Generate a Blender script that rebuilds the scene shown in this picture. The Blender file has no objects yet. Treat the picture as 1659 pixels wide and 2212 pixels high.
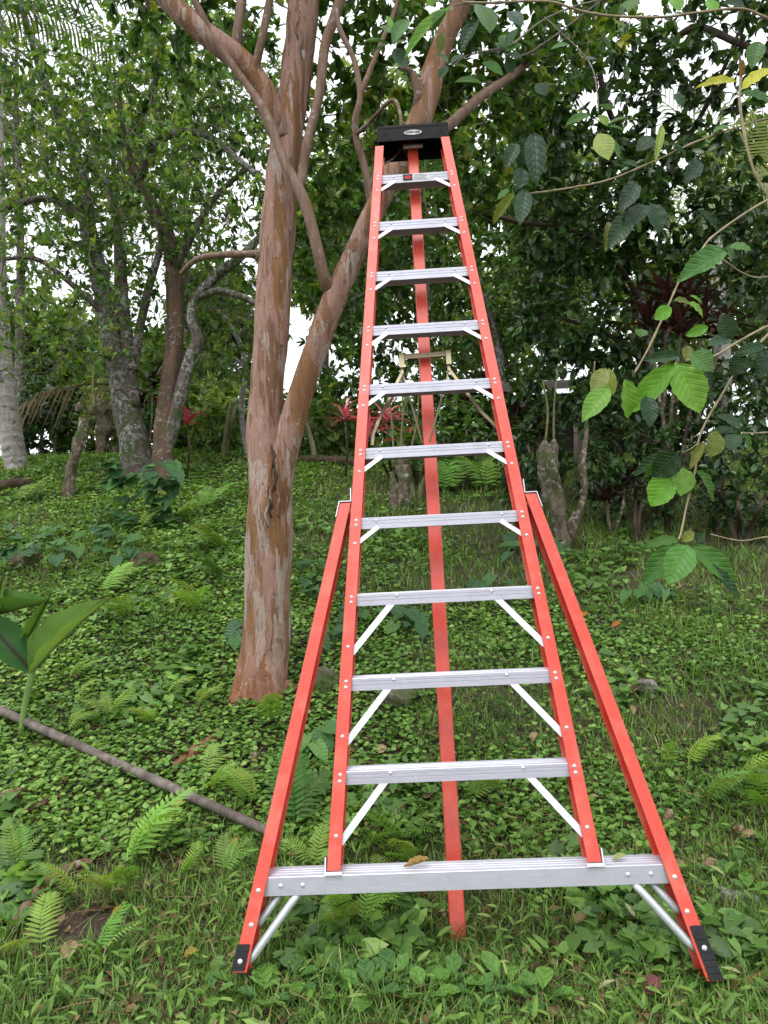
import bpy, math, random
import numpy as np
from mathutils import Vector, Matrix, noise as mnoise

random.seed(11); rng = np.random.default_rng(11)
sc = bpy.context.scene
C = sc.collection

# ------------------------------------------------------------------ camera
F, PITCH, ROLL, ZC = 1534.0, 0.06001, -0.04858, 0.9923       # focal in units of a 1659 x 2212 frame
_c, _s, _cr, _sr = math.cos(PITCH), math.sin(PITCH), math.cos(ROLL), math.sin(ROLL)
RIGHT = Vector((_cr, -_sr * _s, _sr * _c)); UP = Vector((-_sr, -_cr * _s, _cr * _c)); FWD = Vector((0, _c, _s))
CAM = Vector((0, 0, ZC))
cd = bpy.data.cameras.new('camera'); cam = bpy.data.objects.new('camera', cd); C.objects.link(cam)
cd.sensor_fit = 'VERTICAL'; cd.sensor_height = 24.0; cd.lens = 24.0 * F / 2212.0
cd.clip_start = 0.05; cd.clip_end = 2000
M = Matrix.Identity(4)
for i in range(3):
    M[i][0], M[i][1], M[i][2], M[i][3] = RIGHT[i], UP[i], -FWD[i], CAM[i]
cam.matrix_world = M
sc.camera = cam

# ------------------------------------------------------------------ light
SUN_EL, SUN_AZ = math.radians(62), math.radians(200)          # azimuth clockwise from +Y: behind the camera
w = bpy.data.worlds.new('World'); sc.world = w; w.use_nodes = True
nt = w.node_tree; nt.nodes.clear()
wo = nt.nodes.new('ShaderNodeOutputWorld'); bg = nt.nodes.new('ShaderNodeBackground')
sky = nt.nodes.new('ShaderNodeTexSky'); sky.sky_type = 'NISHITA'; sky.sun_disc = False
sky.sun_elevation = SUN_EL; sky.sun_rotation = SUN_AZ; sky.dust_density = 3.0
hs = nt.nodes.new('ShaderNodeHueSaturation'); hs.inputs['Saturation'].default_value = 0.2
mx = nt.nodes.new('ShaderNodeMix'); mx.data_type = 'RGBA'; mx.inputs[0].default_value = 0.75
mx.inputs[7].default_value = (15.6, 16.1, 16.8, 1)              # even cloud layer
nt.links.new(sky.outputs[0], hs.inputs['Color']); nt.links.new(hs.outputs[0], mx.inputs[6])
nt.links.new(mx.outputs[2], bg.inputs[0]); nt.links.new(bg.outputs[0], wo.inputs[0])
bg.inputs[1].default_value = 0.12
sd = bpy.data.lights.new('sun', 'SUN'); sd.energy = 1.4; sd.angle = math.radians(25); sd.color = (1, .97, .93)
so = bpy.data.objects.new('sun', sd); C.objects.link(so)
sdir = Vector((math.sin(SUN_AZ) * math.cos(SUN_EL), math.cos(SUN_AZ) * math.cos(SUN_EL), math.sin(SUN_EL)))
so.rotation_euler = sdir.to_track_quat('Z', 'Y').to_euler(); so.location = (0, -3, 8)
vs = sc.view_settings; vs.view_transform = 'Standard'; vs.look = 'None'; vs.gamma = 1; vs.exposure = 0.13
vs.use_curve_mapping = False
cy = sc.cycles; cy.max_bounces = 6; cy.diffuse_bounces = 4; cy.glossy_bounces = 3; cy.transmission_bounces = 4
cy.transparent_max_bounces = 4; cy.caustics_reflective = False; cy.caustics_refractive = False
cy.use_denoising = True

# ------------------------------------------------------------------ geometry helpers
def ray(px, py):
    return FWD + RIGHT * ((px - 829.5) / F) + UP * ((1106 - py) / F)

def P(px, py, Y):
    """world point seen at (px, py) of the 1659-wide frame, Y metres ahead"""
    d = ray(px, py)
    return CAM + d * (Y / d.y)

def gh(x, y):
    """height of the ground"""
    t = (y - 2.68 + 0.05 * x) / 0.2
    sp = 0.2 * (math.log1p(math.exp(t)) if t < 30 else t)
    z = -0.325 + 0.355 * sp
    top = 3.0 - 0.05 * max(-8, min(8, x))
    if z > top - 0.7:                                         # the slope rounds off at the crest
        e = (z - top + 0.7) / 0.7
        z = top - 0.7 + 0.7 * (1 - math.exp(-e))
    if y > 13: z -= 0.06 * (min(y, 60) - 13)
    z += -0.03 * max(-3, min(3, x))
    a = 0.05 if y > 2.7 else 0.02
    z += a * mnoise.noise((x * 1.3, y * 1.3, 0)) + 0.02 * mnoise.noise((x * 4.1, y * 4.1, 3))
    return z

def G(px, py):
    """where the ray through (px, py) meets the ground"""
    d = ray(px, py); y = 1.2; pv = CAM
    while y < 60:
        p = CAM + d * (y / d.y)
        if p.z < gh(p.x, p.y):
            a, b = pv, p
            for _ in range(14):
                m = (a + b) / 2
                if m.z < gh(m.x, m.y): b = m
                else: a = m
            return Vector((b.x, b.y, gh(b.x, b.y)))
        pv = p; y += 0.05
    return pv

def pxm(Y): return Y / F                                      # metres per pixel at distance Y

def catmull(pts, n):
    """smooth resampling of a list of equal-length tuples"""
    A = np.array(pts, float); out = []
    m = len(A)
    for i in range(m - 1):
        p0, p1, p2, p3 = A[max(i - 1, 0)], A[i], A[i + 1], A[min(i + 2, m - 1)]
        for k in range(n):
            t = k / n
            out.append(0.5 * (2 * p1 + (p2 - p0) * t + (2 * p0 - 5 * p1 + 4 * p2 - p3) * t * t + (3 * p1 - p0 - 3 * p2 + p3) * t ** 3))
    out.append(A[-1])
    return np.array(out)

class MB:
    def __init__(s): s.v = []; s.f = []
    def add(s, vs, fs):
        o = len(s.v); s.v += [tuple(v) for v in vs]; s.f += [tuple(i + o for i in f) for f in fs]; return s
    def hexa(s, c):                                           # 8 corners, bottom ring then top ring
        return s.add(c, [(3, 2, 1, 0), (4, 5, 6, 7), (0, 1, 5, 4), (1, 2, 6, 5), (2, 3, 7, 6), (3, 0, 4, 7)])
    def box(s, a, b):
        x0, y0, z0 = a; x1, y1, z1 = b
        return s.hexa([(x0, y0, z0), (x1, y0, z0), (x1, y1, z0), (x0, y1, z0), (x0, y0, z1), (x1, y0, z1), (x1, y1, z1), (x0, y1, z1)])
    def bar(s, p, q, wd, th, up=(0, 1, 0)):
        """a flat bar from p to q, th thick along 'up'"""
        p, q = Vector(p), Vector(q); d = (q - p).normalized(); u = Vector(up); u = (u - d * u.dot(d)).normalized(); r = d.cross(u)
        a, b = r * wd / 2, u * th / 2
        return s.hexa([p - a - b, p + a - b, p + a + b, p - a + b, q - a - b, q + a - b, q + a + b, q - a + b])
    def prism(s, prof, A, B):
        """closed outline prof of (i, j) points; A(i, j) and B(i, j) map it to the two ends"""
        n = len(prof)
        s.add([A(*p) for p in prof] + [B(*p) for p in prof],
              [tuple(range(n))[::-1], tuple(range(n, 2 * n))] + [(k, (k + 1) % n, n + (k + 1) % n, n + k) for k in range(n)])
        return s
    def tube(s, pts, rads, sides=8, disp=None, cap=True):
        pts = [Vector(p) for p in pts]; n = len(pts); o = len(s.v)
        t = (pts[1] - pts[0]).normalized()
        u = t.orthogonal().normalized()
        for i in range(n):
            t = (pts[min(i + 1, n - 1)] - pts[max(i - 1, 0)]).normalized()
            u = (u - t * u.dot(t)).normalized(); b = t.cross(u)
            for k in range(sides):
                a = 2 * math.pi * k / sides
                r = rads[i] if np.ndim(rads) else rads
                dr = u * math.cos(a) + b * math.sin(a)
                q = pts[i] + dr * r
                if disp: q = pts[i] + dr * r * disp(q, a, i / (n - 1))
                s.v.append(tuple(q))
        for i in range(n - 1):
            for k in range(sides):
                k2 = (k + 1) % sides
                s.f.append((o + i * sides + k, o + i * sides + k2, o + (i + 1) * sides + k2, o + (i + 1) * sides + k))
        if cap:
            s.f.append(tuple(o + k for k in range(sides))[::-1])
            s.f.append(tuple(o + (n - 1) * sides + k for k in range(sides)))
        return s
    def mesh(s, name, smooth=False):
        me = bpy.data.meshes.new(name); me.from_pydata(s.v, [], s.f); me.update()
        if smooth: me.shade_smooth()
        return me
    def build(s, name, mat, parent=None, smooth=False, shift=None):
        if shift is not None: s.v = [(x - shift[0], y - shift[1], z - shift[2]) for x, y, z in s.v]
        return link(name, s.mesh(name, smooth), mat, parent)

def link(name, me, mat, parent=None):
    if mat is not None and not me.materials: me.materials.append(mat)
    o = bpy.data.objects.new(name, me); C.objects.link(o)
    if parent is not None: o.parent = parent
    return o

def tag(o, label, cat, group=None, kind=None):
    o['label'] = label; o['category'] = cat
    if group: o['group'] = group
    if kind: o['kind'] = kind
    return o

def thing(name, label, cat, loc, group=None):
    o = bpy.data.objects.new(name, None); C.objects.link(o); o.location = loc; o.empty_display_size = .1
    return tag(o, label, cat, group)

def part(name, me, parent, Mw, col=None):
    """a shared mesh placed by its world matrix under a thing that only carries a location"""
    o = bpy.data.objects.new(name, me); C.objects.link(o); o.parent = parent
    o.matrix_local = parent.matrix_basis.inverted() @ Mw
    if col: o.color = (*col, 1)
    return o

def frame(base, tip, nrm, wd, zs=None):
    """matrix: local x runs base->tip (unit = whole length), y is the width, z the normal"""
    base, tip = Vector(base), Vector(tip); x = tip - base; L = x.length; x = x / L
    n = Vector(nrm); n = n - x * n.dot(x)
    if n.length < 1e-4: n = x.orthogonal()
    n.normalize(); y = n.cross(x)
    m = Matrix.Identity(4); zs = L if zs is None else zs
    for i in range(3):
        m[i][0], m[i][1], m[i][2], m[i][3] = x[i] * L, y[i] * wd, n[i] * zs, base[i]
    return m

def bulk_mesh(name, V, T, tone=None):
    """big triangle mesh from numpy arrays"""
    me = bpy.data.meshes.new(name)
    me.vertices.add(len(V)); me.vertices.foreach_set('co', V.astype(np.float32).ravel())
    me.loops.add(T.size); me.loops.foreach_set('vertex_index', T.astype(np.int32).ravel())
    me.polygons.add(len(T)); me.polygons.foreach_set('loop_start', np.arange(0, T.size, 3, dtype=np.int32))
    me.update(calc_edges=True)
    if tone is not None:
        a = me.attributes.new('tone', 'FLOAT', 'POINT'); a.data.foreach_set('value', tone.astype(np.float32))
    return me

def scatter(tv, tt, pos, X, N, L, W, tone):
    """copies of a template (x length, y width, z normal) at pos: returns V, T, tone arrays"""
    tv = np.array(tv, float); tt = np.array(tt, int); n = len(pos)
    X = X / np.linalg.norm(X, axis=1, keepdims=True)
    Yv = np.cross(N, X); Yv /= np.linalg.norm(Yv, axis=1, keepdims=True) + 1e-9; Nn = np.cross(X, Yv)
    V = (pos[:, None, :] + X[:, None, :] * (tv[None, :, 0:1] * L[:, None, None]) + Yv[:, None, :] * (tv[None, :, 1:2] * W[:, None, None])
         + Nn[:, None, :] * (tv[None, :, 2:3] * L[:, None, None]))
    T = tt[None] + (np.arange(n) * len(tv))[:, None, None]
    return V.reshape(-1, 3), T.reshape(-1, 3), np.repeat(tone, len(tv))

# leaf templates: length 0..1 along x, half width 0.5 in y, folded along the rib
LEAF8 = ([(0, 0, 0), (.33, 0, -.03), (.68, 0, -.06), (1, 0, -.16), (.28, .42, .05), (.66, .40, .0), (.28, -.42, .05), (.66, -.40, .0)],
         [(0, 1, 4), (1, 5, 4), (1, 2, 5), (2, 3, 5), (0, 6, 1), (1, 6, 7), (1, 7, 2), (2, 7, 3)])
LEAF4 = ([(0, 0, 0), (.45, .5, .06), (.45, -.5, .06), (1, 0, -.08), (.5, 0, -.03)], [(0, 4, 1), (4, 3, 1), (0, 2, 4), (4, 2, 3)])
ROUND = ([(0, 0, 0), (.2, .42, .06), (.65, .5, .05), (1, 0, -.04), (.65, -.5, .05), (.2, -.42, .06), (.5, 0, -.04)],
         [(0, 6, 1), (1, 6, 2), (2, 6, 3), (3, 6, 4), (4, 6, 5), (5, 6, 0)])
BLADE = ([(0, -.5, 0), (0, .5, 0), (.4, -.42, .05), (.4, .42, .05), (.75, -.25, .0), (.75, .25, .0), (1, 0, -.16)],
         [(0, 2, 1), (1, 2, 3), (2, 4, 3), (3, 4, 5), (4, 6, 5)])

# ------------------------------------------------------------------ materials
def new_mat(name):
    m = bpy.data.materials.new(name); m.use_nodes = True
    t = m.node_tree; b = t.nodes['Principled BSDF']; return m, t, b
def ramp(t, stops, fac=None, interp='LINEAR'):
    r = t.nodes.new('ShaderNodeValToRGB'); r.color_ramp.interpolation = interp; e = r.color_ramp.elements
    while len(e) < len(stops): e.new(0.5)
    for k, (p, c) in enumerate(stops): e[k].position = p; e[k].color = (*c, 1) if len(c) == 3 else c
    if fac is not None: t.links.new(fac, r.inputs[0])
    return r
def coords(t, scale=(1, 1, 1), kind='Object'):
    c = t.nodes.new('ShaderNodeTexCoord'); mp = t.nodes.new('ShaderNodeMapping'); mp.inputs['Scale'].default_value = scale
    t.links.new(c.outputs[kind], mp.inputs['Vector']); return mp.outputs[0]
def noise_tex(t, vec, scale, detail=4, rough=.55, dist=0):
    n = t.nodes.new('ShaderNodeTexNoise'); n.inputs['Scale'].default_value = scale; n.inputs['Detail'].default_value = detail
    n.inputs['Roughness'].default_value = rough; n.inputs['Distortion'].default_value = dist
    t.links.new(vec, n.inputs['Vector']); return n.outputs['Fac']
def mixc(t, a, b, fac, mode='MIX'):
    m = t.nodes.new('ShaderNodeMix'); m.data_type = 'RGBA'; m.blend_type = mode
    for s, x in ((0, fac), (6, a), (7, b)):
        if isinstance(x, (int, float)): m.inputs[s].default_value = x
        elif isinstance(x, tuple): m.inputs[s].default_value = (*x, 1)
        else: t.links.new(x, m.inputs[s])
    return m.outputs[2]
def math_n(t, op, a, b=0.0, clamp=False):
    m = t.nodes.new('ShaderNodeMath'); m.operation = op; m.use_clamp = clamp
    for k, x in enumerate((a, b)):
        if isinstance(x, (int, float)): m.inputs[k].default_value = x
        else: t.links.new(x, m.inputs[k])
    return m.outputs[0]
def bump(t, b, h, dist=.01, strength=.6):
    n = t.nodes.new('ShaderNodeBump'); n.inputs['Distance'].default_value = dist; n.inputs['Strength'].default_value = strength
    t.links.new(h, n.inputs['Height']); t.links.new(n.outputs[0], b.inputs['Normal']); return n.outputs[0]

def leaf_shader(t, b, col, trans=.3, rough=.42, spec=.45, tint=(1.25, 1.15, .55)):
    """principled + translucent so that light comes through the blade"""
    t.links.new(col, b.inputs['Base Color']); b.inputs['Roughness'].default_value = rough; b.inputs['Specular IOR Level'].default_value = spec
    tr = t.nodes.new('ShaderNodeBsdfTranslucent'); ms = t.nodes.new('ShaderNodeMixShader'); ms.inputs[0].default_value = trans
    tc = mixc(t, col, tint, 1.0, 'MULTIPLY'); t.links.new(tc, tr.inputs[0])
    out = t.nodes['Material Output']
    t.links.new(b.outputs[0], ms.inputs[1]); t.links.new(tr.outputs[0], ms.inputs[2]); t.links.new(ms.outputs[0], out.inputs[0])

def foliage(name, stops, trans=.35, rough=.42, spec=.45, isl=.35):
    m, t, b = new_mat(name)
    a = t.nodes.new('ShaderNodeAttribute'); a.attribute_name = 'tone'
    g = t.nodes.new('ShaderNodeNewGeometry')
    v = math_n(t, 'ADD', a.outputs['Fac'], math_n(t, 'MULTIPLY', math_n(t, 'SUBTRACT', g.outputs['Random Per Island'], .5), isl), True)
    r = ramp(t, stops, v)
    leaf_shader(t, b, r.outputs[0], trans, rough, spec); return m

m_crown = foliage('guava_foliage', [(0, (.035, .08, .018)), (.5, (.085, .19, .034)), (.85, (.17, .32, .055)), (1, (.36, .38, .06))])
m_crown_left = foliage('citrus_foliage', [(0, (.04, .095, .024)), (.5, (.10, .225, .045)), (.85, (.22, .40, .07)), (1, (.34, .46, .08))])
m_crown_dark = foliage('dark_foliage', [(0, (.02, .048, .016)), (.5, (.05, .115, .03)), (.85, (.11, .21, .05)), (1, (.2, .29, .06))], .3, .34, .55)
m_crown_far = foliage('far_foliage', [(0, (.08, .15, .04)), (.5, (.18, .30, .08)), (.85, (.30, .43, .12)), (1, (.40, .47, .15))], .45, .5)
m_cover = foliage('creeper_leaves', [(0, (.06, .13, .03)), (.5, (.14, .28, .052)), (.85, (.26, .43, .085)), (1, (.35, .49, .12))], .32, .42, .42)
m_grass = foliage('grass_blades', [(0, (.06, .12, .028)), (.5, (.15, .28, .052)), (.85, (.26, .42, .085)), (1, (.46, .42, .23))], .35, .5, .35)
m_litter = foliage('dry_litter', [(0, (.05, .03, .018)), (.4, (.13, .075, .04)), (.8, (.24, .15, .08)), (1, (.36, .27, .14))], .15, .7, .2)

def obj_leaf(name, vein=(1.35, 1.3, 1.1), side=14, rough=.35, spec=.5, trans=.3, vein_w=.03, streak=None, bumpd=.012, sidek=.45):
    """single blades: colour from the object, rib and side veins in the blade's own coordinates"""
    m, t, b = new_mat(name)
    oi = t.nodes.new('ShaderNodeObjectInfo')
    tc = t.nodes.new('ShaderNodeTexCoord'); sp = t.nodes.new('ShaderNodeSeparateXYZ'); t.links.new(tc.outputs['Object'], sp.inputs[0])
    ay = math_n(t, 'ABSOLUTE', sp.outputs[1])
    rib = math_n(t, 'SUBTRACT', 1.0, math_n(t, 'DIVIDE', ay, vein_w), True)
    ph = math_n(t, 'SUBTRACT', sp.outputs[0], math_n(t, 'MULTIPLY', ay, .55))
    wv = math_n(t, 'SINE', math_n(t, 'MULTIPLY', ph, side * 6.283))
    sv = math_n(t, 'POWER', math_n(t, 'MULTIPLY', math_n(t, 'ADD', wv, 1), .5), 6)
    n = noise_tex(t, tc.outputs['Object'], 3.2, 4)
    shade = ramp(t, [(.3, (.82, .85, .8)), (.7, (1.15, 1.12, 1.1))], n).outputs[0]
    c = mixc(t, oi.outputs['Color'], shade, 1.0, 'MULTIPLY')
    vc = mixc(t, c, vein, 1.0, 'MULTIPLY')
    c = mixc(t, c, vc, math_n(t, 'MULTIPLY', sv, sidek))
    c = mixc(t, c, vc, rib)
    if streak:
        st = math_n(t, 'SUBTRACT', 1.0, math_n(t, 'DIVIDE', ay, .13), True)
        c = mixc(t, c, streak, math_n(t, 'MULTIPLY', st, .8))
    h = math_n(t, 'ADD', math_n(t, 'MULTIPLY', sv, -1.0), math_n(t, 'MULTIPLY', rib, -1.5))
    bump(t, b, h, bumpd, .5)
    leaf_shader(t, b, c, trans, rough, spec); return m
m_coffee = obj_leaf('coffee_leaf', side=8, rough=.4, spec=.4, bumpd=.002, sidek=.13, vein=(1.5, 1.4, 1.3), vein_w=.022)
m_fern = obj_leaf('fern_frond', vein=(.8, .8, .7), side=1, rough=.5, spec=.3, trans=.38, vein_w=.012)
m_arrow = obj_leaf('arrowhead_leaf', vein=(1.9, 1.7, 1.6), side=5, rough=.42, spec=.4)
m_plantain = obj_leaf('weed_leaf', vein=(1.4, 1.3, 1.1), side=3, rough=.45, spec=.35)
m_ginger = obj_leaf('ginger_leaf', vein=(.9, .9, .9), side=22, rough=.4, spec=.4, streak=(.05, .022, .035), bumpd=.003)
m_cordy = obj_leaf('cordyline_leaf', vein=(1.3, 1.2, 1.2), side=2, rough=.3, spec=.55, trans=.22)
m_dead = obj_leaf('dead_leaf', vein=(.7, .7, .7), side=8, rough=.7, spec=.2, trans=.12)

def bark(name, stops, scale=(1, 1, .28), nscale=9, lichen=.0, lich_col=(.5, .52, .47), moss=0.0, bd=.006, vertical=30, interp='LINEAR'):
    m, t, b = new_mat(name)
    v = coords(t, scale); raw = coords(t)
    n1 = noise_tex(t, v, nscale, 3, .5, .9); r = ramp(t, stops, n1, interp)
    v2 = coords(t, (1, 1, .12)); n2 = noise_tex(t, v2, vertical, 5, .6)
    c = mixc(t, r.outputs[0], ramp(t, [(.3, (.68, .66, .64)), (.65, (1.12, 1.1, 1.1))], n2).outputs[0], 1.0, 'MULTIPLY')
    if lichen:
        n3 = noise_tex(t, raw, 22, 4, .6, .5); n4 = noise_tex(t, raw, 3, 2)
        k = math_n(t, 'MULTIPLY', ramp(t, [(.60 - .08 * lichen, (0, 0, 0)), (.64 - .08 * lichen, (1, 1, 1))], n3).outputs[0],
                   ramp(t, [(.4, (.15, .15, .15)), (.6, (1, 1, 1))], n4).outputs[0])
        c = mixc(t, c, lich_col, math_n(t, 'MULTIPLY', k, .85))
    if moss:
        n5 = noise_tex(t, raw, 7, 5, .65)
        c = mixc(t, c, (.05, .085, .018), ramp(t, [(.58 - .15 * moss, (0, 0, 0)), (.68 - .1 * moss, (.9, .9, .9))], n5).outputs[0])
    t.links.new(c, b.inputs['Base Color']); b.inputs['Roughness'].default_value = .72; b.inputs['Specular IOR Level'].default_value = .25
    h = math_n(t, 'ADD', math_n(t, 'MULTIPLY', n1, 2.2), n2); bump(t, b, h, bd, .8); return m

def peeling():
    """orange under-bark, mauve plates and pale grey plates with crisp curled edges; paler low on the stem, rust red at the foot"""
    m, t, b = new_mat('peeling_bark')
    raw = coords(t); sp = t.nodes.new('ShaderNodeSeparateXYZ'); t.links.new(raw, sp.inputs[0]); z = sp.outputs[2]
    n1 = noise_tex(t, coords(t, (1, 1, .17)), 8, 4, .55, .5); n2 = noise_tex(t, coords(t, (1, 1, .22)), 12, 4, .6, .4)
    n3 = noise_tex(t, coords(t, (1, 1, .06)), 55, 6, .7); n4 = noise_tex(t, coords(t, (1, 1, .6)), 50, 4, .6); n5 = noise_tex(t, raw, 130, 4, .7)
    base = ramp(t, [(.0, (.17, .078, .032)), (.38, (.225, .115, .052)), (.448, (.275, .145, .065)), (.456, (.35, .215, .165)), (.565, (.33, .20, .15)), (.573, (.225, .125, .07)), (1, (.205, .105, .05))], n1).outputs[0]
    pale_z = ramp(t, [(.0, (.0, .0, .0)), (.10, (.05, .05, .05)), (.2, (.11, .11, .11)), (.42, (.10, .10, .10)), (.6, (.02, .02, .02)), (1, (0, 0, 0))], math_n(t, 'DIVIDE', z, 2.6, True)).outputs[0]
    pv = math_n(t, 'ADD', n2, pale_z)
    pm_ = ramp(t, [(.606, (0, 0, 0)), (.614, (1, 1, 1))], pv).outputs[0]
    c = mixc(t, base, ramp(t, [(.35, (.38, .275, .21)), (.65, (.43, .375, .335))], n4).outputs[0], math_n(t, 'MULTIPLY', pm_, .85))
    foot = ramp(t, [(.0, (1, 1, 1)), (.16, (0, 0, 0))], math_n(t, 'DIVIDE', z, 2.6, True)).outputs[0]
    c = mixc(t, c, (.30, .105, .05), math_n(t, 'MULTIPLY', foot, .6))
    fl = ramp(t, [(.66, (0, 0, 0)), (.675, (1, 1, 1))], n4).outputs[0]
    c = mixc(t, c, (.47, .44, .41), math_n(t, 'MULTIPLY', fl, .7))
    dk_ = ramp(t, [(.33, (1, 1, 1)), (.35, (0, 0, 0))], n4).outputs[0]
    c = mixc(t, c, (.12, .055, .03), math_n(t, 'MULTIPLY', dk_, .6))
    c = mixc(t, c, ramp(t, [(.32, (.62, .58, .55)), (.5, (1, 1, 1)), (.7, (1.14, 1.12, 1.1))], n3).outputs[0], 1.0, 'MULTIPLY')
    c = mixc(t, c, ramp(t, [(.3, (.86, .85, .84)), (.7, (1.1, 1.1, 1.1))], n5).outputs[0], 1.0, 'MULTIPLY')
    t.links.new(c, b.inputs['Base Color']); b.inputs['Roughness'].default_value = .68; b.inputs['Specular IOR Level'].default_value = .25
    edge = ramp(t, [(.448, (0, 0, 0)), (.456, (1, 1, 1)), (.565, (.9, .9, .9)), (.573, (.1, .1, .1))], n1).outputs[0]
    h = math_n(t, 'ADD', math_n(t, 'ADD', math_n(t, 'MULTIPLY', edge, .8), math_n(t, 'MULTIPLY', pm_, -.8)), math_n(t, 'ADD', math_n(t, 'MULTIPLY', n3, 2.2), math_n(t, 'MULTIPLY', n5, .5))); bump(t, b, h, .006, 1.0); return m
m_bark_main = peeling()
m_bark_limb = bark('limb_bark', [(0, (.11, .068, .04)), (.45, (.165, .105, .066)), (.5, (.205, .145, .11)), (.6, (.19, .12, .08)), (1, (.15, .098, .06))], (1, 1, .25), 8, .25, (.36, .33, .28), bd=.004)
m_bark_grey = bark('lichened_bark', [(0, (.05, .038, .03)), (.5, (.095, .07, .055)), (1, (.15, .115, .09))], (1, 1, .4), 11, 1.5, (.34, .35, .33), .55, .008)
m_bark_brown = bark('brown_bark', [(0, (.06, .04, .028)), (.5, (.105, .066, .045)), (.62, (.15, .085, .05)), (1, (.14, .09, .065))], (1, 1, .4), 9, .4, (.28, .27, .25), .1, .004)
m_twig = bark('twig_bark', [(0, (.10, .08, .062)), (.5, (.20, .17, .14)), (1, (.36, .33, .29))], (1, 1, 1), 6, .6, (.3, .31, .28))
m_twig_dark = bark('dark_twig_bark', [(0, (.035, .025, .018)), (.5, (.07, .048, .034)), (1, (.12, .09, .07))], (1, 1, 1), 6)
m_stump = bark('stump_bark', [(0, (.055, .042, .03)), (.5, (.12, .09, .065)), (1, (.24, .19, .14))], (1, 1, .4), 12, .8, (.42, .4, .33), .6, .012)
m_palm_trunk = bark('palm_bark', [(0, (.22, .19, .17)), (.5, (.36, .33, .31)), (1, (.46, .44, .43))], (.5, .5, 3), 6, .5, (.52, .52, .5), .25, .01)
m_stem = bark('green_stem', [(0, (.22, .19, .11)), (.5, (.33, .28, .17)), (1, (.42, .38, .27))], (1, 1, 1), 12)
m_shoot = bark('shoot_bark', [(0, (.11, .12, .05)), (.5, (.18, .18, .085)), (1, (.27, .25, .15))], (1, 1, 1), 12)
m_bamboo = bark('bamboo_wood', [(0, (.07, .055, .048)), (.45, (.125, .10, .088)), (.6, (.19, .16, .14)), (1, (.26, .23, .2))], (1, 1, 1), 9)
m_log = bark('log_bark', [(0, (.10, .055, .034)), (.5, (.19, .11, .07)), (1, (.29, .19, .13))], (1, 1, 1), 9, .3, (.36, .3, .25), bd=.01)
m_rock = bark('stone', [(0, (.10, .09, .08)), (.5, (.185, .165, .15)), (1, (.29, .26, .235))], (1, 1, 1), 8, .6, (.34, .34, .32), .25, .02)
m_rock_moss = bark('mossy_stone', [(0, (.07, .055, .045)), (.5, (.12, .10, .08)), (1, (.2, .17, .14))], (1, 1, 1), 8, .3, (.3, .3, .27), 1.0, .02)
m_rock_tan = bark('tan_stone', [(0, (.14, .09, .055)), (.5, (.26, .18, .12)), (1, (.38, .29, .22))], (1, 1, 1), 12, .3, (.42, .38, .34), .1, .02)

m_mound = bark('earth_mound', [(0, (.035, .024, .017)), (.5, (.075, .045, .03)), (1, (.14, .085, .058))], (1, 1, 1), 10, .2, (.2, .16, .12), .5, .03)
# soil
m_soil, t, b = new_mat('soil')
v = coords(t); n = noise_tex(t, v, 6, 8, .65); n2 = noise_tex(t, v, 60, 4, .6)
c = ramp(t, [(.3, (.03, .022, .015)), (.5, (.058, .043, .029)), (.7, (.095, .07, .047))], n).outputs[0]
c = mixc(t, c, ramp(t, [(.35, (.6, .6, .6)), (.7, (1.4, 1.3, 1.2))], n2).outputs[0], 1, 'MULTIPLY')
t.links.new(c, b.inputs['Base Color']); b.inputs['Roughness'].default_value = .95
bump(t, b, n2, .02, .8)

# fibreglass: orange-red with fine lengthwise fibre and scuffs
m_red, t, b = new_mat('orange_fibreglass')
v = coords(t, (1, 1, .03)); n = noise_tex(t, v, 260, 3, .6); v2 = coords(t); n2 = noise_tex(t, v2, 9, 5, .65)
c = ramp(t, [(.3, (.59, .045, .022)), (.7, (.70, .066, .035))], n).outputs[0]
n3 = noise_tex(t, coords(t, (1, 1, .25)), 45, 5, .7)
c = mixc(t, c, (.62, .20, .14), math_n(t, 'MULTIPLY', ramp(t, [(.48, (0, 0, 0)), (.75, (.7, .7, .7))], n2).outputs[0], .9))
c = mixc(t, c, (.30, .09, .06), ramp(t, [(.60, (0, 0, 0)), (.72, (.6, .6, .6))], n3).outputs[0])
t.links.new(c, b.inputs['Base Color']); b.inputs['Specular IOR Level'].default_value = .65
t.links.new(ramp(t, [(.35, (.32, .32, .32)), (.7, (.55, .55, .55))], n2).outputs[0], b.inputs['Roughness'])
bump(t, b, n, .001, .5)

def metal(name, col, rough, dirt=.3, stretch=(.06, 1, 1)):
    m, t, b = new_mat(name)
    n = noise_tex(t, coords(t, stretch), 220, 3, .6); n2 = noise_tex(t, coords(t), 14, 6, .7)
    c = ramp(t, [(.3, tuple(x * .88 for x in col)), (.7, col)], n).outputs[0]
    c = mixc(t, c, tuple(x * .55 for x in col), math_n(t, 'MULTIPLY', ramp(t, [(.5, (0, 0, 0)), (.75, (1, 1, 1))], n2).outputs[0], dirt))
    t.links.new(c, b.inputs['Base Color']); b.inputs['Metallic'].default_value = .35
    r = ramp(t, [(.3, (rough - .08,) * 3), (.7, (rough + .12,) * 3)], n2).outputs[0]; t.links.new(r, b.inputs['Roughness'])
    bump(t, b, n, .0006, .4); return m
m_alu = metal('brushed_aluminium', (.70, .70, .79), .38, .45)
m_galv = metal('galvanised_tube', (.62, .65, .66), .30, .4, (1, 1, .1))
m_brass = metal('zinc_plated_steel', (.33, .28, .17), .36, .5, (1, 1, 1))
m_rivet = metal('rivet_metal', (.75, .73, .73), .28, .1, (1, 1, 1))
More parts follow.
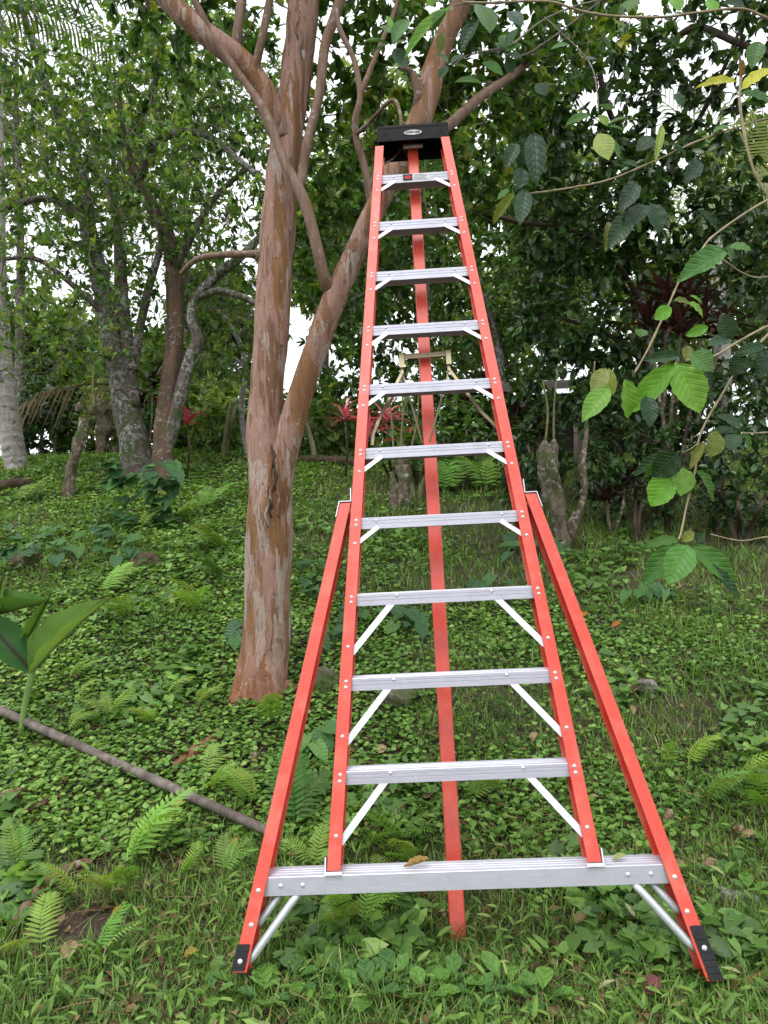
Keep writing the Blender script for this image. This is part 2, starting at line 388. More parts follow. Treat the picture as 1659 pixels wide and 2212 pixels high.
def plain(name, col, rough, spec=.4, nz=.15):
    m, t, b = new_mat(name); n = noise_tex(t, coords(t), 18, 6, .7)
    c = ramp(t, [(.3, tuple(x * (1 - nz) for x in col)), (.7, tuple(min(1, x * (1 + nz)) for x in col))], n).outputs[0]
    t.links.new(c, b.inputs['Base Color']); b.inputs['Roughness'].default_value = rough; b.inputs['Specular IOR Level'].default_value = spec
    bump(t, b, n, .001, .4); return m
m_black = plain('black_plastic', (.009, .009, .011), .5, .22, .3)
m_rubber = plain('black_rubber', (.018, .018, .02), .6, .3, .3)
m_white = plain('white_print', (.78, .78, .76), .5)
m_ink = plain('black_print', (.015, .015, .015), .5)
m_redink = plain('red_print', (.5, .04, .035), .5)
m_greyink = plain('grey_print', (.30, .36, .36), .5)
m_shed_wall = plain('dark_boards', (.035, .028, .024), .85, .2, .4)
m_shed_roof = plain('weathered_roof_sheet', (.10, .09, .085), .7, .3, .25)
m_post = plain('pale_post', (.42, .32, .27), .7, .3, .2)

# ------------------------------------------------------------------ ground
def build_ground():
    xs = np.concatenate([np.linspace(-400, -14, 14)[:-1], np.linspace(-14, -4, 41)[:-1], np.linspace(-4, 4, 161), np.linspace(4, 14, 41)[1:], np.linspace(14, 400, 14)[1:]])
    ys = np.concatenate([np.linspace(-300, -4, 10)[:-1], np.linspace(-4, 1.4, 20)[:-1], np.linspace(1.4, 7, 141), np.linspace(7, 16, 70)[1:], np.linspace(16, 70, 20)[1:], np.linspace(70, 700, 12)[1:]])
    V = [(x, y, gh(x, y) - .004) for y in ys for x in xs]
    nx = len(xs)
    Fs = [(j * nx + i, j * nx + i + 1, (j + 1) * nx + i + 1, (j + 1) * nx + i) for j in range(len(ys) - 1) for i in range(nx - 1)]
    mb = MB(); mb.v = V; mb.f = Fs
    o = mb.build('ground', m_soil, None, True); o['kind'] = 'structure'
build_ground()

# ------------------------------------------------------------------ the ladder
LX0, LY0, TH, PSI, WA, WB = 0.19315, 2.2704, 0.36616, -0.03386, 0.38592, -0.07427
LU = Vector((math.cos(PSI), math.sin(PSI), 0)); LS = Vector((-math.sin(TH) * math.sin(PSI), math.sin(TH) * math.cos(PSI), math.cos(TH)))
LB = LS.cross(LU); LO = Vector((LX0, LY0, 0))
def LP(px, py, yl=0.0):
    """ladder coordinates (across, behind the front plane, up the slope) of the point seen at a pixel"""
    d = ray(px, py); o = LO + LB * yl; k = (o - CAM).dot(LB) / d.dot(LB); p = CAM + d * k - LO
    return Vector((p.dot(LU), yl, p.dot(LS)))
ladder = thing('tripod_ladder', 'tall orange fibreglass tripod orchard ladder with aluminium steps leaning into the tree', 'ladder', LO)
Ml = Matrix.Identity(4)
for i in range(3): Ml[i][0], Ml[i][1], Ml[i][2], Ml[i][3] = LU[i], LB[i], LS[i], LO[i]
ladder.matrix_basis = Ml
# horizontal directions of the world inside ladder coordinates
HB = Vector((0, math.cos(TH), math.sin(TH)))                  # level, backwards
HZ = Vector((0, -math.sin(TH), math.cos(TH)))                 # plumb, upwards
FL, DEP, TK = .043, .074, .0045
def win(s): return WA + WB * s                                # inner edge of the side rails

rv = MB()                                                     # rivet head: low dome facing -y
rv.add([(0, -.0042, 0)] + [(.0040 * math.cos(a), -.0034, .0040 * math.sin(a)) for a in [k * math.pi / 4 for k in range(8)]] +
       [(.0066 * math.cos(a), 0, .0066 * math.sin(a)) for a in [k * math.pi / 4 for k in range(8)]],
       [(0, 1 + (k + 1) % 8, 1 + k) for k in range(8)] + [(1 + k, 1 + (k + 1) % 8, 9 + (k + 1) % 8, 9 + k) for k in range(8)])
rivet_me = rv.mesh('rivet', True); rivet_me.materials.append(m_rivet)
def rivet(parent, p, tilt=0.0, sc_=1.0):
    o = bpy.data.objects.new('rivet', rivet_me); C.objects.link(o); o.parent = parent; o.location = p; o.rotation_euler = (tilt, 0, 0); o.scale = (sc_,) * 3
    return o

def channel(side, inner, s0, s1, name, flare=False):
    """C-section rail: web on the outside, flanges turned inwards; inner(s) is the inner edge of the flanges"""
    prof = [(0, 0), (FL, 0), (FL, DEP), (0, DEP), (0, DEP - TK), (FL - TK, DEP - TK), (FL - TK, TK), (0, TK)]
    if side < 0: prof = prof[::-1]
    mb = MB()
    n = 14
    for k in range(n):                                        # lengths butt end to end, all welded into one skin below
        pass
    ss = [s0 + (s1 - s0) * k / n for k in range(n + 1)]
    m_ = len(prof); V = []; Fc = []
    for s in ss: V += [(side * (inner(s) + i), j, s) for i, j in prof]
    for k in range(n):
        for a in range(m_): Fc.append((k * m_ + a, k * m_ + (a + 1) % m_, (k + 1) * m_ + (a + 1) % m_, (k + 1) * m_ + a))
    Fc.append(tuple(range(m_))[::-1]); Fc.append(tuple(range(n * m_, n * m_ + m_)))
    mb.add(V, Fc)
    o = mb.build(name, m_red, ladder)
    bv = o.modifiers.new('soft', 'BEVEL'); bv.width = .0012; bv.segments = 1; bv.limit_method = 'ANGLE'
    return o
FT = 1.285                                                    # top of the flared legs
def fin(s): return win(FT) + FL + .002 + (FT - s) * .2165
rails = {}; flares = {}
for sd_ in (-1, 1):
    rails[sd_] = channel(sd_, win, .012, 3.285 if sd_ > 0 else 3.25, 'side_rail')
    flares[sd_] = channel(sd_, fin, -.306 if sd_ > 0 else -.252, FT, 'flared_leg')

def step_profile(h, d, plain_front=False):
    """channel tread with two ribs on the front and three on the top"""
    t = .0035; g = .0016
    f = [(0, -h), (0, -h * .62), (g, -h * .60), (g, -h * .56), (0, -h * .54), (0, -h * .34), (g, -h * .32), (g, -h * .28), (0, -h * .26), (0, -.0015), (.0015, 0)]
    if plain_front: f = [(0, -h), (0, -.0015), (.0015, 0)]
    for k in (.25, .45, .65): f += [(d * k, 0), (d * k + .001, -g), (d * k + .004, -g), (d * k + .005, 0)]
    f += [(d - .0015, 0), (d, -.0015), (d, -h), (d - t, -h), (d - t, -t), (t, -t), (t, -h)]
    return f
def tread(name, s, x0, x1, h, d, parent, mat, pf=False):
    pr = step_profile(h, d, pf); base = Vector((0, TK + .0005, s))
    mb = MB()
    def at(x): return lambda i, j: tuple(Vector((x, 0, 0)) + base + HB * i + HZ * j)
    mb.prism(pr, at(x0), at(x1)); return mb.build(name, mat, parent)

S_ = 0.3048
for k in range(10):
    s = (10 - k) * S_; wi = win(s); big = k >= 7
    h = .043
    st = tread('step', s, -(wi + FL - TK - .002), wi + FL - TK - .002, h, .068, ladder, m_alu)
    for sd_ in (-1, 1):
        for ds in (-.010, -.030):
            rivet(rails[sd_], (sd_ * (win(s + ds) + FL * .45), 0, s + ds))
        a, bq = (.135, .16) if big else (.062, .062)
        if big:
            p = Vector((sd_ * (wi - a), .012, s - .028)); q = Vector((sd_ * (wi + FL * .55), .012, s - bq - .055))
            p = p + HB * .012
            br = MB(); br.bar(p, q, .022, .003).bar(p + Vector((0, .011, 0)), q + Vector((0, .011, 0)), .003, .022)
            br.build('knee_brace', m_alu, st)
            rivet(st, tuple(Vector((sd_ * (wi - a - .01), TK + .0005, s)) + HZ * -.010), TH)
        else:
            p = Vector((sd_ * (wi - a), .012, s - h * .86)); q = Vector((sd_ * (wi + FL * .5), .008, s - h - bq))
            MB().bar(p, q, .017, .003).build('knee_brace', m_alu, st)
            rivet(st, tuple(Vector((sd_ * (wi - .055), TK + .0005, s)) + HZ * -.012), TH, .9)
        rivet(rails[sd_], (sd_ * (win(s - h - bq) + FL * .45), 0, s - h - (bq if not big else .15)))
    if k == 0:                                                # printed warning label on the top step
        def lab(nm, x0, x1, z0, z1, e, mat):
            b0 = Vector((0, TK + .0005, s))
            c8 = [tuple(b0 + Vector((x, 0, 0)) + HZ * z - HB * e) for x, z in ((x0, z0), (x1, z0), (x1, z1), (x0, z1))]
            return MB().add(c8, [(0, 1, 2, 3)]).build(nm, mat, st)
        lab('warning_label', -.058, .072, -.034, -.004, .0012, m_white)
        lab('label_black_panel', -.058, -.012, -.034, -.004, .0018, m_ink)
        b0 = Vector((0, TK + .0005, s))
        el = [tuple(b0 + Vector((-.035 + .019 * math.cos(a), 0, 0)) + HZ * (-.019 + .009 * math.sin(a)) - HB * .0024) for a in np.linspace(0, 2 * math.pi, 20)[:-1]]
        MB().add(el, [tuple(range(19))]).build('label_oval', m_redink, st)
        for q_ in range(4): lab('label_line', -.006, .062 - .012 * (q_ % 2), -.0305 + q_ * .0068, -.0275 + q_ * .0068, .0018, m_greyink)
# wide bottom bar
bar = tread('base_bar', 0.0, -.640, .640, .057, .078, ladder, m_alu, True)
for sd_ in (-1, 1):
    for x in (.575, .505): rivet(bar, tuple(Vector((sd_ * x, TK + .0005, 0)) + HZ * -.027), TH, 1.15)
    rivet(flares[sd_], (sd_ * (fin(-.03) + FL * .5), 0, -.035), 0, 1.15)
    rivet(flares[sd_], (sd_ * (fin(-.125) + FL * .45), 0, -.128), 0, 1.15)
    # rail shoe on the bar
    wi = win(0); sh = MB()
    sh.box((-.006, -.004, .0), (FL + .006, .0 - .001, .006)); sh.box((FL + .0008, -.003, .0), (FL + .005, .055, .052)); sh.box((-.006, -.001, .004), (FL + .004, .07, .010))
    sh.v = [(sd_ * (x + wi), y, z) for x, y, z in sh.v]
    if sd_ < 0: sh.f = [f[::-1] for f in sh.f]
    sh.build('rail_shoe', m_alu, ladder)
    # Z-shaped clip over the top of the flared leg
    x0 = win(FT) + FL; zc = MB(); T2 = .003
    zc.box((x0 + .0005, -.004, FT + .004), (x0 + .0005 + T2, .05, FT + .062)); zc.box((x0 + .0005 + T2, -.004, FT + .004), (x0 + FL + .006, .05, FT + .004 + T2))
    zc.hexa([(x0 + FL + .0035, -.004, FT + .0035), (x0 + FL + .0065, -.004, FT + .0035), (x0 + FL + .0065, .05, FT + .0035), (x0 + FL + .0035, .05, FT + .0035)][0:0] or
            [(x0 + FL + .016, -.004, FT - .058), (x0 + FL + .019, -.004, FT - .058), (x0 + FL + .019, .05, FT - .058), (x0 + FL + .016, .05, FT - .058),
             (x0 + FL + .003, -.004, FT + .0038), (x0 + FL + .006, -.004, FT + .0038), (x0 + FL + .006, .05, FT + .0038), (x0 + FL + .003, .05, FT + .0038)])
    zc.v = [(sd_ * x, y, z) for x, y, z in zc.v]
    if sd_ < 0: zc.f = [f[::-1] for f in zc.f]
    zc.build('leg_clip', m_alu, ladder)
    # galvanised diagonal tubes under the bar
    for (xa, sa, xb, sb_, yy) in ((.52, -.045, fin(-.235) + .006, -.232, .020), (.585, -.05, fin(-.12) + .012, -.135, .048)):
        pts = [(sd_ * xa, yy + .02, sa), (sd_ * (xa * .85 + xb * .15), yy + .015, sa * .85 + sb_ * .15), (sd_ * (xa * .12 + xb * .88), yy, sa * .12 + sb_ * .88), (sd_ * xb, yy, sb_)]
        MB().tube(pts, [.0125, .0125, .0125, .007], 14).build('diagonal_tube', m_galv, ladder, True)
    # rubber boot
    s0, s1 = (-.303, -.165) if sd_ > 0 else (-.246, -.178)
    bt = MB(); n = 8
    for k in range(n):
        sa = s0 + (s1 - s0) * k / n; sb_ = s0 + (s1 - s0) * (k + .86) / n; e = .007 - .004 * (k / n) + (.002 if k % 3 == 0 else 0)
        ia, ib = fin(sa) + .008, fin(sb_) + .008
        bt.hexa([(sd_ * ia, -e, sa), (sd_ * (ia + FL - .003), -e, sa), (sd_ * (ia + FL - .003), DEP + .004, sa), (sd_ * ia, -.0005, sa),
                 (sd_ * ib, -e, sb_), (sd_ * (ib + FL - .004), -e, sb_), (sd_ * (ib + FL - .004), DEP + .004, sb_), (sd_ * ib, -.0005, sb_)])
    # one core that ties the ridges together
    ia, ib = fin(s0) + .012, fin(s1) + .012
    bt.hexa([(sd_ * ia, -.0045, s0), (sd_ * (ia + FL - .014), -.0045, s0), (sd_ * (ia + FL - .014), DEP + .002, s0), (sd_ * ia, -.0008, s0),
             (sd_ * ib, -.003, s1), (sd_ * (ib + FL - .008), -.003, s1), (sd_ * (ib + FL - .008), DEP + .002, s1), (sd_ * ib, -.0008, s1)])
    if sd_ < 0: bt.f = [f[::-1] for f in bt.f]
    bo = bt.build('rubber_boot', m_rubber, ladder)
    rivet(bo, (sd_ * (fin(-.22) + FL * .62), -.0075, -.222), 0, 1.2)

# third leg: a square tube hinged under the cap
pt, pb = LP(890, 300, .105), LP(991, 2052, .285)
pd = (pt - pb).normalized()
HWp = .0262
po = MB()
ax, ay_ = Vector((1, 0, 0)), pd.cross(Vector((1, 0, 0))).normalized()
prof = [(-HWp, -HWp + .003), (-HWp + .003, -HWp), (HWp - .003, -HWp), (HWp, -HWp + .003), (HWp, HWp), (-HWp, HWp)]
ay_ = Vector((0, 1, 0)) - pd * pd.y; ay_.normalize()
po.prism(prof, lambda i, j: tuple(pb - pd * .02 + ax * i + ay_ * j), lambda i, j: tuple(pt + ax * i + ay_ * j))
pole = po.build('rear_pole', m_red, ladder)
pole_foot = Ml @ pb

# spreader linkage in front of the pole
YL = .112
def lk(px, py, dy=0.0): return LP(px, py, YL + dy)
sp_ = MB(); sp_.bar(lk(872, 771), lk(966, 764), .024, .006)
spreader = sp_.build('spreader_bar', m_brass, ladder)
for (xa, ya) in ((867, 774), (968, 767)):
    c0 = lk(xa, ya - 8, -.004); c1 = lk(xa + 2, ya + 22, -.004)
    h_ = MB(); h_.bar(c0, c1, .022, .020); h_.bar(lk(xa + 1, ya + 22), lk(xa + 2, ya + 34), .012, .008)
    h_.build('spreader_hinge', m_brass, spreader)
for pts in ([(868, 806), (822, 900), (806, 938), (804, 962)], [(970, 798), (1040, 890), (1081, 930), (1084, 952)]):
    q = [lk(*p) for p in pts]; h_ = MB()
    for a, b2 in zip(q[:-1], q[1:]): h_.bar(a, b2, .013, .005)
    h_.build('spreader_arm', m_brass, spreader)
for pts in ([(870, 806), (875, 825), (912, 957)], [(968, 800), (966, 815), (928, 955)]):
    MB().tube([lk(p[0], p[1], .012) for p in pts], .0042, 8).build('spreader_rod', m_brass, spreader, True)

# moulded top cap, level with the ground, open below
cs = 3.315
cb = Vector((.004, -.010, cs))
def cp(x, yb, z): return tuple(cb + Vector((x, 0, 0)) + HB * yb + HZ * z)
cap = MB()
def cbox(x0, y0, z0, x1, y1, z1, tx=0):
    cap.hexa([cp(x0, y0, z0), cp(x1, y0, z0), cp(x1, y1, z0), cp(x0, y1, z0), cp(x0 + tx, y0, z1), cp(x1 - tx, y0, z1), cp(x1 - tx, y1, z1), cp(x0 + tx, y1, z1)])
cbox(-.180, 0, -.036, .180, .005, .045, .003)                 # front apron
cbox(-.177, .0052, .041, .177, .150, .046, 0)                 # top
cbox(-.180, .0052, -.045, -.176, .150, .0408, .0); cbox(.176, .0052, -.045, .180, .150, .0408, .0)
cbox(-.1755, .145, -.060, .1755, .150, .0408, 0)
for x in (-.09, 0, .09): cbox(x - .002, .0052, .0, x + .002, .1448, .0408)
cbox(-.172, -.0015, .030, .172, -.0002, .033); cbox(-.172, -.0015, -.034, .172, -.0002, -.031)   # raised lines
for x in (-.14, .14):
    for dx in (-.022, 0, .022):
        cap.bar(cp(x, -.0008, .010), cp(x + dx * 1.2, -.0008, -.030), .0022, .0012, HB)
cap_o = cap.build('top_cap', m_black, ladder)
for x in (-.11, .045):                                        # slots in the apron
    sl = MB(); sl.hexa([cp(x - .03, -.0006, .0365), cp(x + .07, -.0006, .0365), cp(x + .07, -.0004, .0365), cp(x - .03, -.0004, .0365),
                        cp(x - .03, -.0006, .0415), cp(x + .07, -.0006, .0415), cp(x + .07, -.0004, .0415), cp(x - .03, -.0004, .0415)])
    sl.build('slot', m_ink, cap_o)
hinge = MB(); hinge.tube([cp(-.05, .075, -.025), cp(.05, .075, -.025)], .012, 12); hinge.build('hinge_tube', m_galv, cap_o, True)
def oval(nm, rx, rz, cx, cz, e, mat):
    n = 28; a = np.linspace(0, 2 * math.pi, n + 1)[:-1]
    ring = lambda ee: [cp(cx + rx * math.cos(k), -ee, cz + rz * math.sin(k)) for k in a]
    MB().add(ring(.0016) + ring(e), [tuple(range(n, 2 * n))] + [(i, (i + 1) % n, n + (i + 1) % n, n + i) for i in range(n)]).build(nm, mat, cap_o)
oval('logo_oval', .045, .0130, 0, .001, .0026, m_white)
oval('logo_ring', .0415, .0108, 0, .001, .0029, m_ink)
oval('logo_panel', .0402, .0097, 0, .001, .0032, m_white)
def lettering(txt, size, cx, cz, e, mat):
    cu = bpy.data.curves.new('lettering', 'FONT'); cu.body = txt; cu.size = size; cu.align_x = 'CENTER'; cu.align_y = 'CENTER'; cu.extrude = .0004
    cu.offset = size * .025
    to = bpy.data.objects.new('tmp', cu); C.objects.link(to)
    dg = bpy.context.evaluated_depsgraph_get(); me = bpy.data.meshes.new_from_object(to.evaluated_get(dg))
    bpy.data.objects.remove(to); 
    for v in me.vertices: v.co = Vector(cp(cx + v.co.x * 1.18, -e - v.co.z, cz + v.co.y))
    me.name = 'lettering'; me.materials.clear(); link('logo_lettering', me, mat, cap_o)
lettering('WERNER', .0155, 0, .001, .0038, m_ink)

# ------------------------------------------------------------------ trees
def bark_disp(amp, freq, seed=0, flute=0.0):
    def d(q, a, t_):
        v = 1 + amp * mnoise.noise((q.x * freq + seed, q.y * freq, q.z * freq * .35)) + amp * .5 * mnoise.noise((q.x * freq * 3, q.y * freq * 3 + seed, q.z * freq * .8))
        if flute: v += flute * (max(0, 1 - t_ * 2.2)) * math.sin(a * 3 + seed + q.z * 2) 
        return v
    return d

def limb_pts(ctrl, n=6):
    """ctrl: (px, py, half width in px, Y) -> world points and radii"""
    A = catmull(ctrl, n)
    return [P(a[0], a[1], a[3]) for a in A], [max(.0015, a[2] * pxm(a[3])) for a in A]

def in_blob(b, n):
    px, py, Y, rx, ry, dY = b[:6]
    out = []
    c = P(px, py, Y); k = pxm(Y)
    while len(out) < n:
        v = rng.uniform(-1, 1, 3); q = v @ v
        if q > 1 or q < rng.uniform(0, .5): continue
        out.append((c.x + v[0] * rx * k, c.y + v[1] * dY, c.z + v[2] * ry * k))
    return out

def grow(nodes, rads, targets, sag, r_max, r_tip, kn=5, jit=.12, share=.62):
    """twigs from the nearest wood to every target; returns polylines with radii"""
    n0 = len(nodes); B_ = np.zeros((n0 + kn * len(targets), 3)); B_[:n0] = np.array(nodes); R = list(rads); out = []
    tg = np.array(targets); A = B_[:n0]
    dist = np.array([np.min(((A - q) ** 2).sum(1)) for q in tg])
    for i in np.argsort(dist):
        q = tg[i]; A = B_[:n0]; d2 = ((A - q) ** 2).sum(1) + 0.06 * np.maximum(0, A[:, 2] - q[2]) ** 2
        k = int(np.argmin(d2)); p = A[k]; L = float(np.sqrt(((p - q) ** 2).sum()))
        if L < .03: continue
        r0 = max(r_tip * 1.3, min(R[k] * share, r_max, .004 + .012 * L))
        pts = []; mid = rng.normal(0, jit * L, 3)
        for j in range(kn + 1):
            u = j / kn
            w_ = p * (1 - u) + q * u + mid * math.sin(math.pi * u) + np.array((0, 0, -sag * L * math.sin(math.pi * u))) + rng.normal(0, .018 * L, 3) * (0 < j < kn)
            pts.append(w_)
        rr = [r0 + (r_tip - r0) * (j / kn) for j in range(kn + 1)]
        out.append((pts, rr))
        for j in range(1, kn + 1): B_[n0] = pts[j]; n0 += 1; R.append(rr[j])
    return out, [tuple(q) for q in B_[:n0]], R

def leaves_on(lines, per, L, W, from_u=.35, droop=.35, spread=.9, tone=.5, tone_sd=.14, jitter=.0, young=.0):
    pos, X, Nn, LL, WW, TT = [], [], [], [], [], []
    for pts, rr in lines:
        pts = np.array(pts); n = rng.poisson(per) + 1
        base_t = tone + rng.normal(0, tone_sd) + (young if rng.random() < .12 else 0)
        for _ in range(n):
            u = from_u + (1 - from_u) * rng.random() ** .7; f = u * (len(pts) - 1); i = min(int(f), len(pts) - 2); q = pts[i] + (pts[i + 1] - pts[i]) * (f - i)
            d = pts[i + 1] - pts[i]; d = d / (np.linalg.norm(d) + 1e-9)
            x = d * .7 + rng.normal(0, spread, 3) * .75; x[2] -= droop * rng.random()
            nn = np.array((0, -.15, 1)) + rng.normal(0, .5, 3)
            pos.append(q + rng.normal(0, jitter, 3) if jitter else q); X.append(x); Nn.append(nn)
            s = rng.uniform(.65, 1.25); LL.append(L * s); WW.append(W * s * rng.uniform(.85, 1.15)); TT.append(np.clip(base_t + rng.normal(0, .05), 0, 1))
    return np.array(pos), np.array(X), np.array(Nn), np.array(LL), np.array(WW), np.array(TT)

def tree(name, label, cat, base, trunks, limbs, blobs, n2, n3, leaf, mats, group=None, tmpl=LEAF8, twig_r=.022, twig_sides=4, sag=.05, smooth_sides=20, limb_name='limb', tip=.0017, bare=0):
    """trunks / limbs: control lists; blobs: (px, py, Y, rx, ry, dY, weight); leaf: kwargs for leaves_on"""
    t_ = thing(name, label, cat, base, group)
    mt, ml, mtw, mc = mats
    nodes, rads = [], []
    for k, ctrl in enumerate(trunks):
        p, r = limb_pts(ctrl, 8)
        MB().tube(p, r, smooth_sides, bark_disp(.13, 9, k * 3.1, .09 if k == 0 else 0)).build('trunk', mt[k % len(mt)] if isinstance(mt, list) else mt, t_, True, base)
        nodes += [tuple(q) for q in p[2:]]; rads += r[2:]
    for k, ctrl in enumerate(limbs):
        p, r = limb_pts(ctrl, 6)
        MB().tube(p, r, 24 if r[0] > .06 else 12, bark_disp(.08, 9, k * 1.7)).build(limb_name, mt if r[0] > .06 and isinstance(mt, bpy.types.Material) else ml, t_, True, base)
        nodes += [tuple(q) for q in p[1:]]; rads += r[1:]
    if blobs:
        wt = np.array([b[6] for b in blobs], float); wt /= wt.sum()
        sec = [q for b, w_ in zip(blobs, wt) for q in in_blob(b, max(1, int(round(n2 * w_))))]
        l2, N, R = grow(nodes, rads, sec, sag, twig_r, .004, 6)
        sh = [q for b, w_ in zip(blobs, wt) for q in in_blob(b, max(1, int(round(n3 * w_))))]
        l3, N, R = grow(N, R, sh, -sag * .5, .007, tip, 4, .10)
        mb = MB()
        if bare:
            l4, N, R = grow(N, R, [q for b, w_ in zip(blobs, wt) for q in in_blob(b, max(1, int(round(bare * w_))))], 0, .012, tip, 5, .22)
            for p, r in l4: mb.tube(p, r, 4, None, False)
        for p, r in l2: mb.tube(p, r, 6, None, False)
        for p, r in l3: mb.tube(p, r, twig_sides, None, False)
        o = mb.build('twigs', mtw, t_, True, base); o['kind'] = 'stuff'
        lf = dict(leaf); lv = leaves_on(l3 + l2[::3], **lf)
        V, T, tn = scatter(*tmpl, *lv); V = V - np.array(base)[None]
        c_ = link('crown', bulk_mesh('crown', V, T, tn), mc, t_); c_['kind'] = 'stuff'
    return t_

# --- the peeling-bark tree the ladder leans into
gb = G(563, 1500); YT = gb.y + .02
def Y_(dy): return YT + dy
trunk_main = [(562, 1560, 72, Y_(.0)), (562, 1512, 62, Y_(0)), (568, 1450, 53, Y_(0)), (575, 1380, 49, Y_(.01)), (580, 1250, 47, Y_(.02)), (583, 1120, 50, Y_(.03)), (580, 1030, 45, Y_(.04)),
              (573, 930, 39, Y_(.05)), (578, 820, 37.5, Y_(.06)), (587, 680, 37, Y_(.08)), (600, 500, 37, Y_(.12)), (612, 350, 35, Y_(.15)), (628, 240, 33, Y_(.18)), (645, 120, 36, Y_(.2)),
              (657, 0, 35, Y_(.2)), (665, -150, 30, Y_(.2)), (690, -420, 20, Y_(.2)), (700, -700, 10, Y_(.2))]
limbs_main = [
    [(592, 1130, 28, Y_(-.01)), (607, 1030, 29, Y_(-.03)), (627, 930, 27.5, Y_(-.04)), (660, 820, 27, Y_(-.05)), (702, 700, 27, Y_(-.08)), (742, 600, 25, Y_(-.1)), (778, 520, 23, Y_(-.12)),
     (815, 440, 24, Y_(-.14)), (855, 360, 25, Y_(-.16)), (895, 285, 27, Y_(-.14)), (918, 225, 27, Y_(-.12)), (937, 150, 25, Y_(-.1)), (962, 80, 23, Y_(-.1)), (1000, 0, 22, Y_(-.1)), (1060, -150, 17, Y_(-.1)), (1120, -350, 10, Y_(0))],
    [(608, 300, 24, Y_(.12)), (590, 250, 26, Y_(.08)), (566, 190, 25, Y_(.05)), (530, 140, 25, Y_(.03)), (480, 100, 26, Y_(0)), (430, 62, 25, Y_(0)), (382, 20, 23, Y_(0)), (345, -25, 21, Y_(0)), (280, -140, 16, Y_(0)), (200, -300, 9, Y_(.1))],
    [(728, 668, 20, Y_(-.075)), (716, 632, 17, Y_(-.10)), (701, 600, 14, Y_(-.15)), (686, 540, 13, Y_(-.18)), (664, 455, 13, Y_(-.18)), (641, 400, 13, Y_(-.18)), (610, 340, 11, Y_(-.15)), (582, 262, 10, Y_(-.12)), (545, 200, 9, Y_(-.08)), (505, 145, 9, Y_(-.04)), (470, 95, 9, Y_(-.05)), (440, 40, 8, Y_(-.05)), (400, -40, 6, Y_(-.05))],
    [(645, 402, 10, Y_(-.17)), (652, 380, 11, Y_(-.16)), (664, 310, 11, Y_(-.14)), (690, 200, 11, Y_(-.1)), (702, 100, 11, Y_(-.08)), (727, 25, 12, Y_(-.06)), (760, -80, 9, Y_(-.05))],
    [(508, 118, 11, Y_(.0)), (512, 80, 11, Y_(0)), (520, 20, 11, Y_(.02)), (530, -60, 9, Y_(.05))],
    [(551, 152, 9, Y_(.0)), (562, 100, 9, Y_(-.03)), (575, 40, 9, Y_(-.03)), (590, -40, 8, Y_(-.03))],
    [(572, 548, 9, Y_(.1)), (530, 549, 8, Y_(.1)), (470, 551, 7.5, Y_(.15)), (425, 560, 6.5, Y_(.3)), (392, 590, 5, Y_(.5))],
    [(930, 300, 12, Y_(-.1)), (980, 262, 12, Y_(0)), (1040, 208, 11, Y_(.1)), (1100, 168, 9, Y_(.2)), (1160, 120, 6, Y_(.3))],
    [(803, 460, 9, Y_(-.14)), (792, 380, 9, Y_(-.16)), (770, 300, 8, Y_(-.2)), (768, 255, 8, Y_(-.24)), (778, 205, 7, Y_(-.26)), (765, 130, 6, Y_(-.26)), (735, 65, 6, Y_(-.26)), (726, 20, 5, Y_(-.26))],
    [(778, 205, 6, Y_(-.26)), (800, 150, 6, Y_(-.26)), (825, 90, 5, Y_(-.24)), (850, 30, 5, Y_(-.2)), (870, -30, 4, Y_(-.2))],
    [(768, 292, 5, Y_(-.2)), (800, 262, 4.5, Y_(-.35)), (847, 216, 4, Y_(-.52)), (864, 245, 3.8, Y_(-.60)), (868, 300, 3.6, Y_(-.63)), (880, 335, 3, Y_(-.64)), (905, 372, 2.4, Y_(-.66)), (915, 400, 2.2, Y_(-.68)), (917, 432, 2, Y_(-.70)), (928, 465, 1.6, Y_(-.72)), (968, 492, 1.1, Y_(-.74))],
    [(868, 318, 2.4, Y_(-.63)), (846, 345, 2.2, Y_(-.65)), (815, 362, 1.8, Y_(-.67)), (805, 380, 1.3, Y_(-.68)), (801, 402, 1, Y_(-.69))],
    [(895, 245, 9, Y_(-.14)), (902, 205, 9, Y_(-.18)), (893, 165, 8, Y_(-.2)), (880, 150, 6, Y_(-.22)), (860, 145, 4, Y_(-.22))],
]
main_blobs = [(520, -260, Y_(.3), 420, 220, .9, 3), (900, -240, Y_(.2), 420, 230, .9, 3), (870, 90, Y_(.5), 230, 150, .5, 2.6), (760, 330, Y_(.9), 150, 190, .5, 2.4), (1040, 300, Y_(.7), 130, 190, .4, 2),
              (420, 60, Y_(.8), 200, 110, .5, 1.3), (1180, 60, Y_(.4), 200, 150, .6, 2.2), (690, 520, Y_(1.1), 130, 120, .4, 1.2)]
main_tree = tree('peeling_bark_tree', 'forked tree with peeling pink and orange bark holding up the ladder', 'tree', gb, [trunk_main], limbs_main, main_blobs, 130, 1250,
                 dict(per=8.5, L=.085, W=.046, from_u=.5, droop=.4, tone=.48, tone_sd=.2, young=.35), (m_bark_main, m_bark_limb, m_twig, m_crown), smooth_sides=44, bare=250)
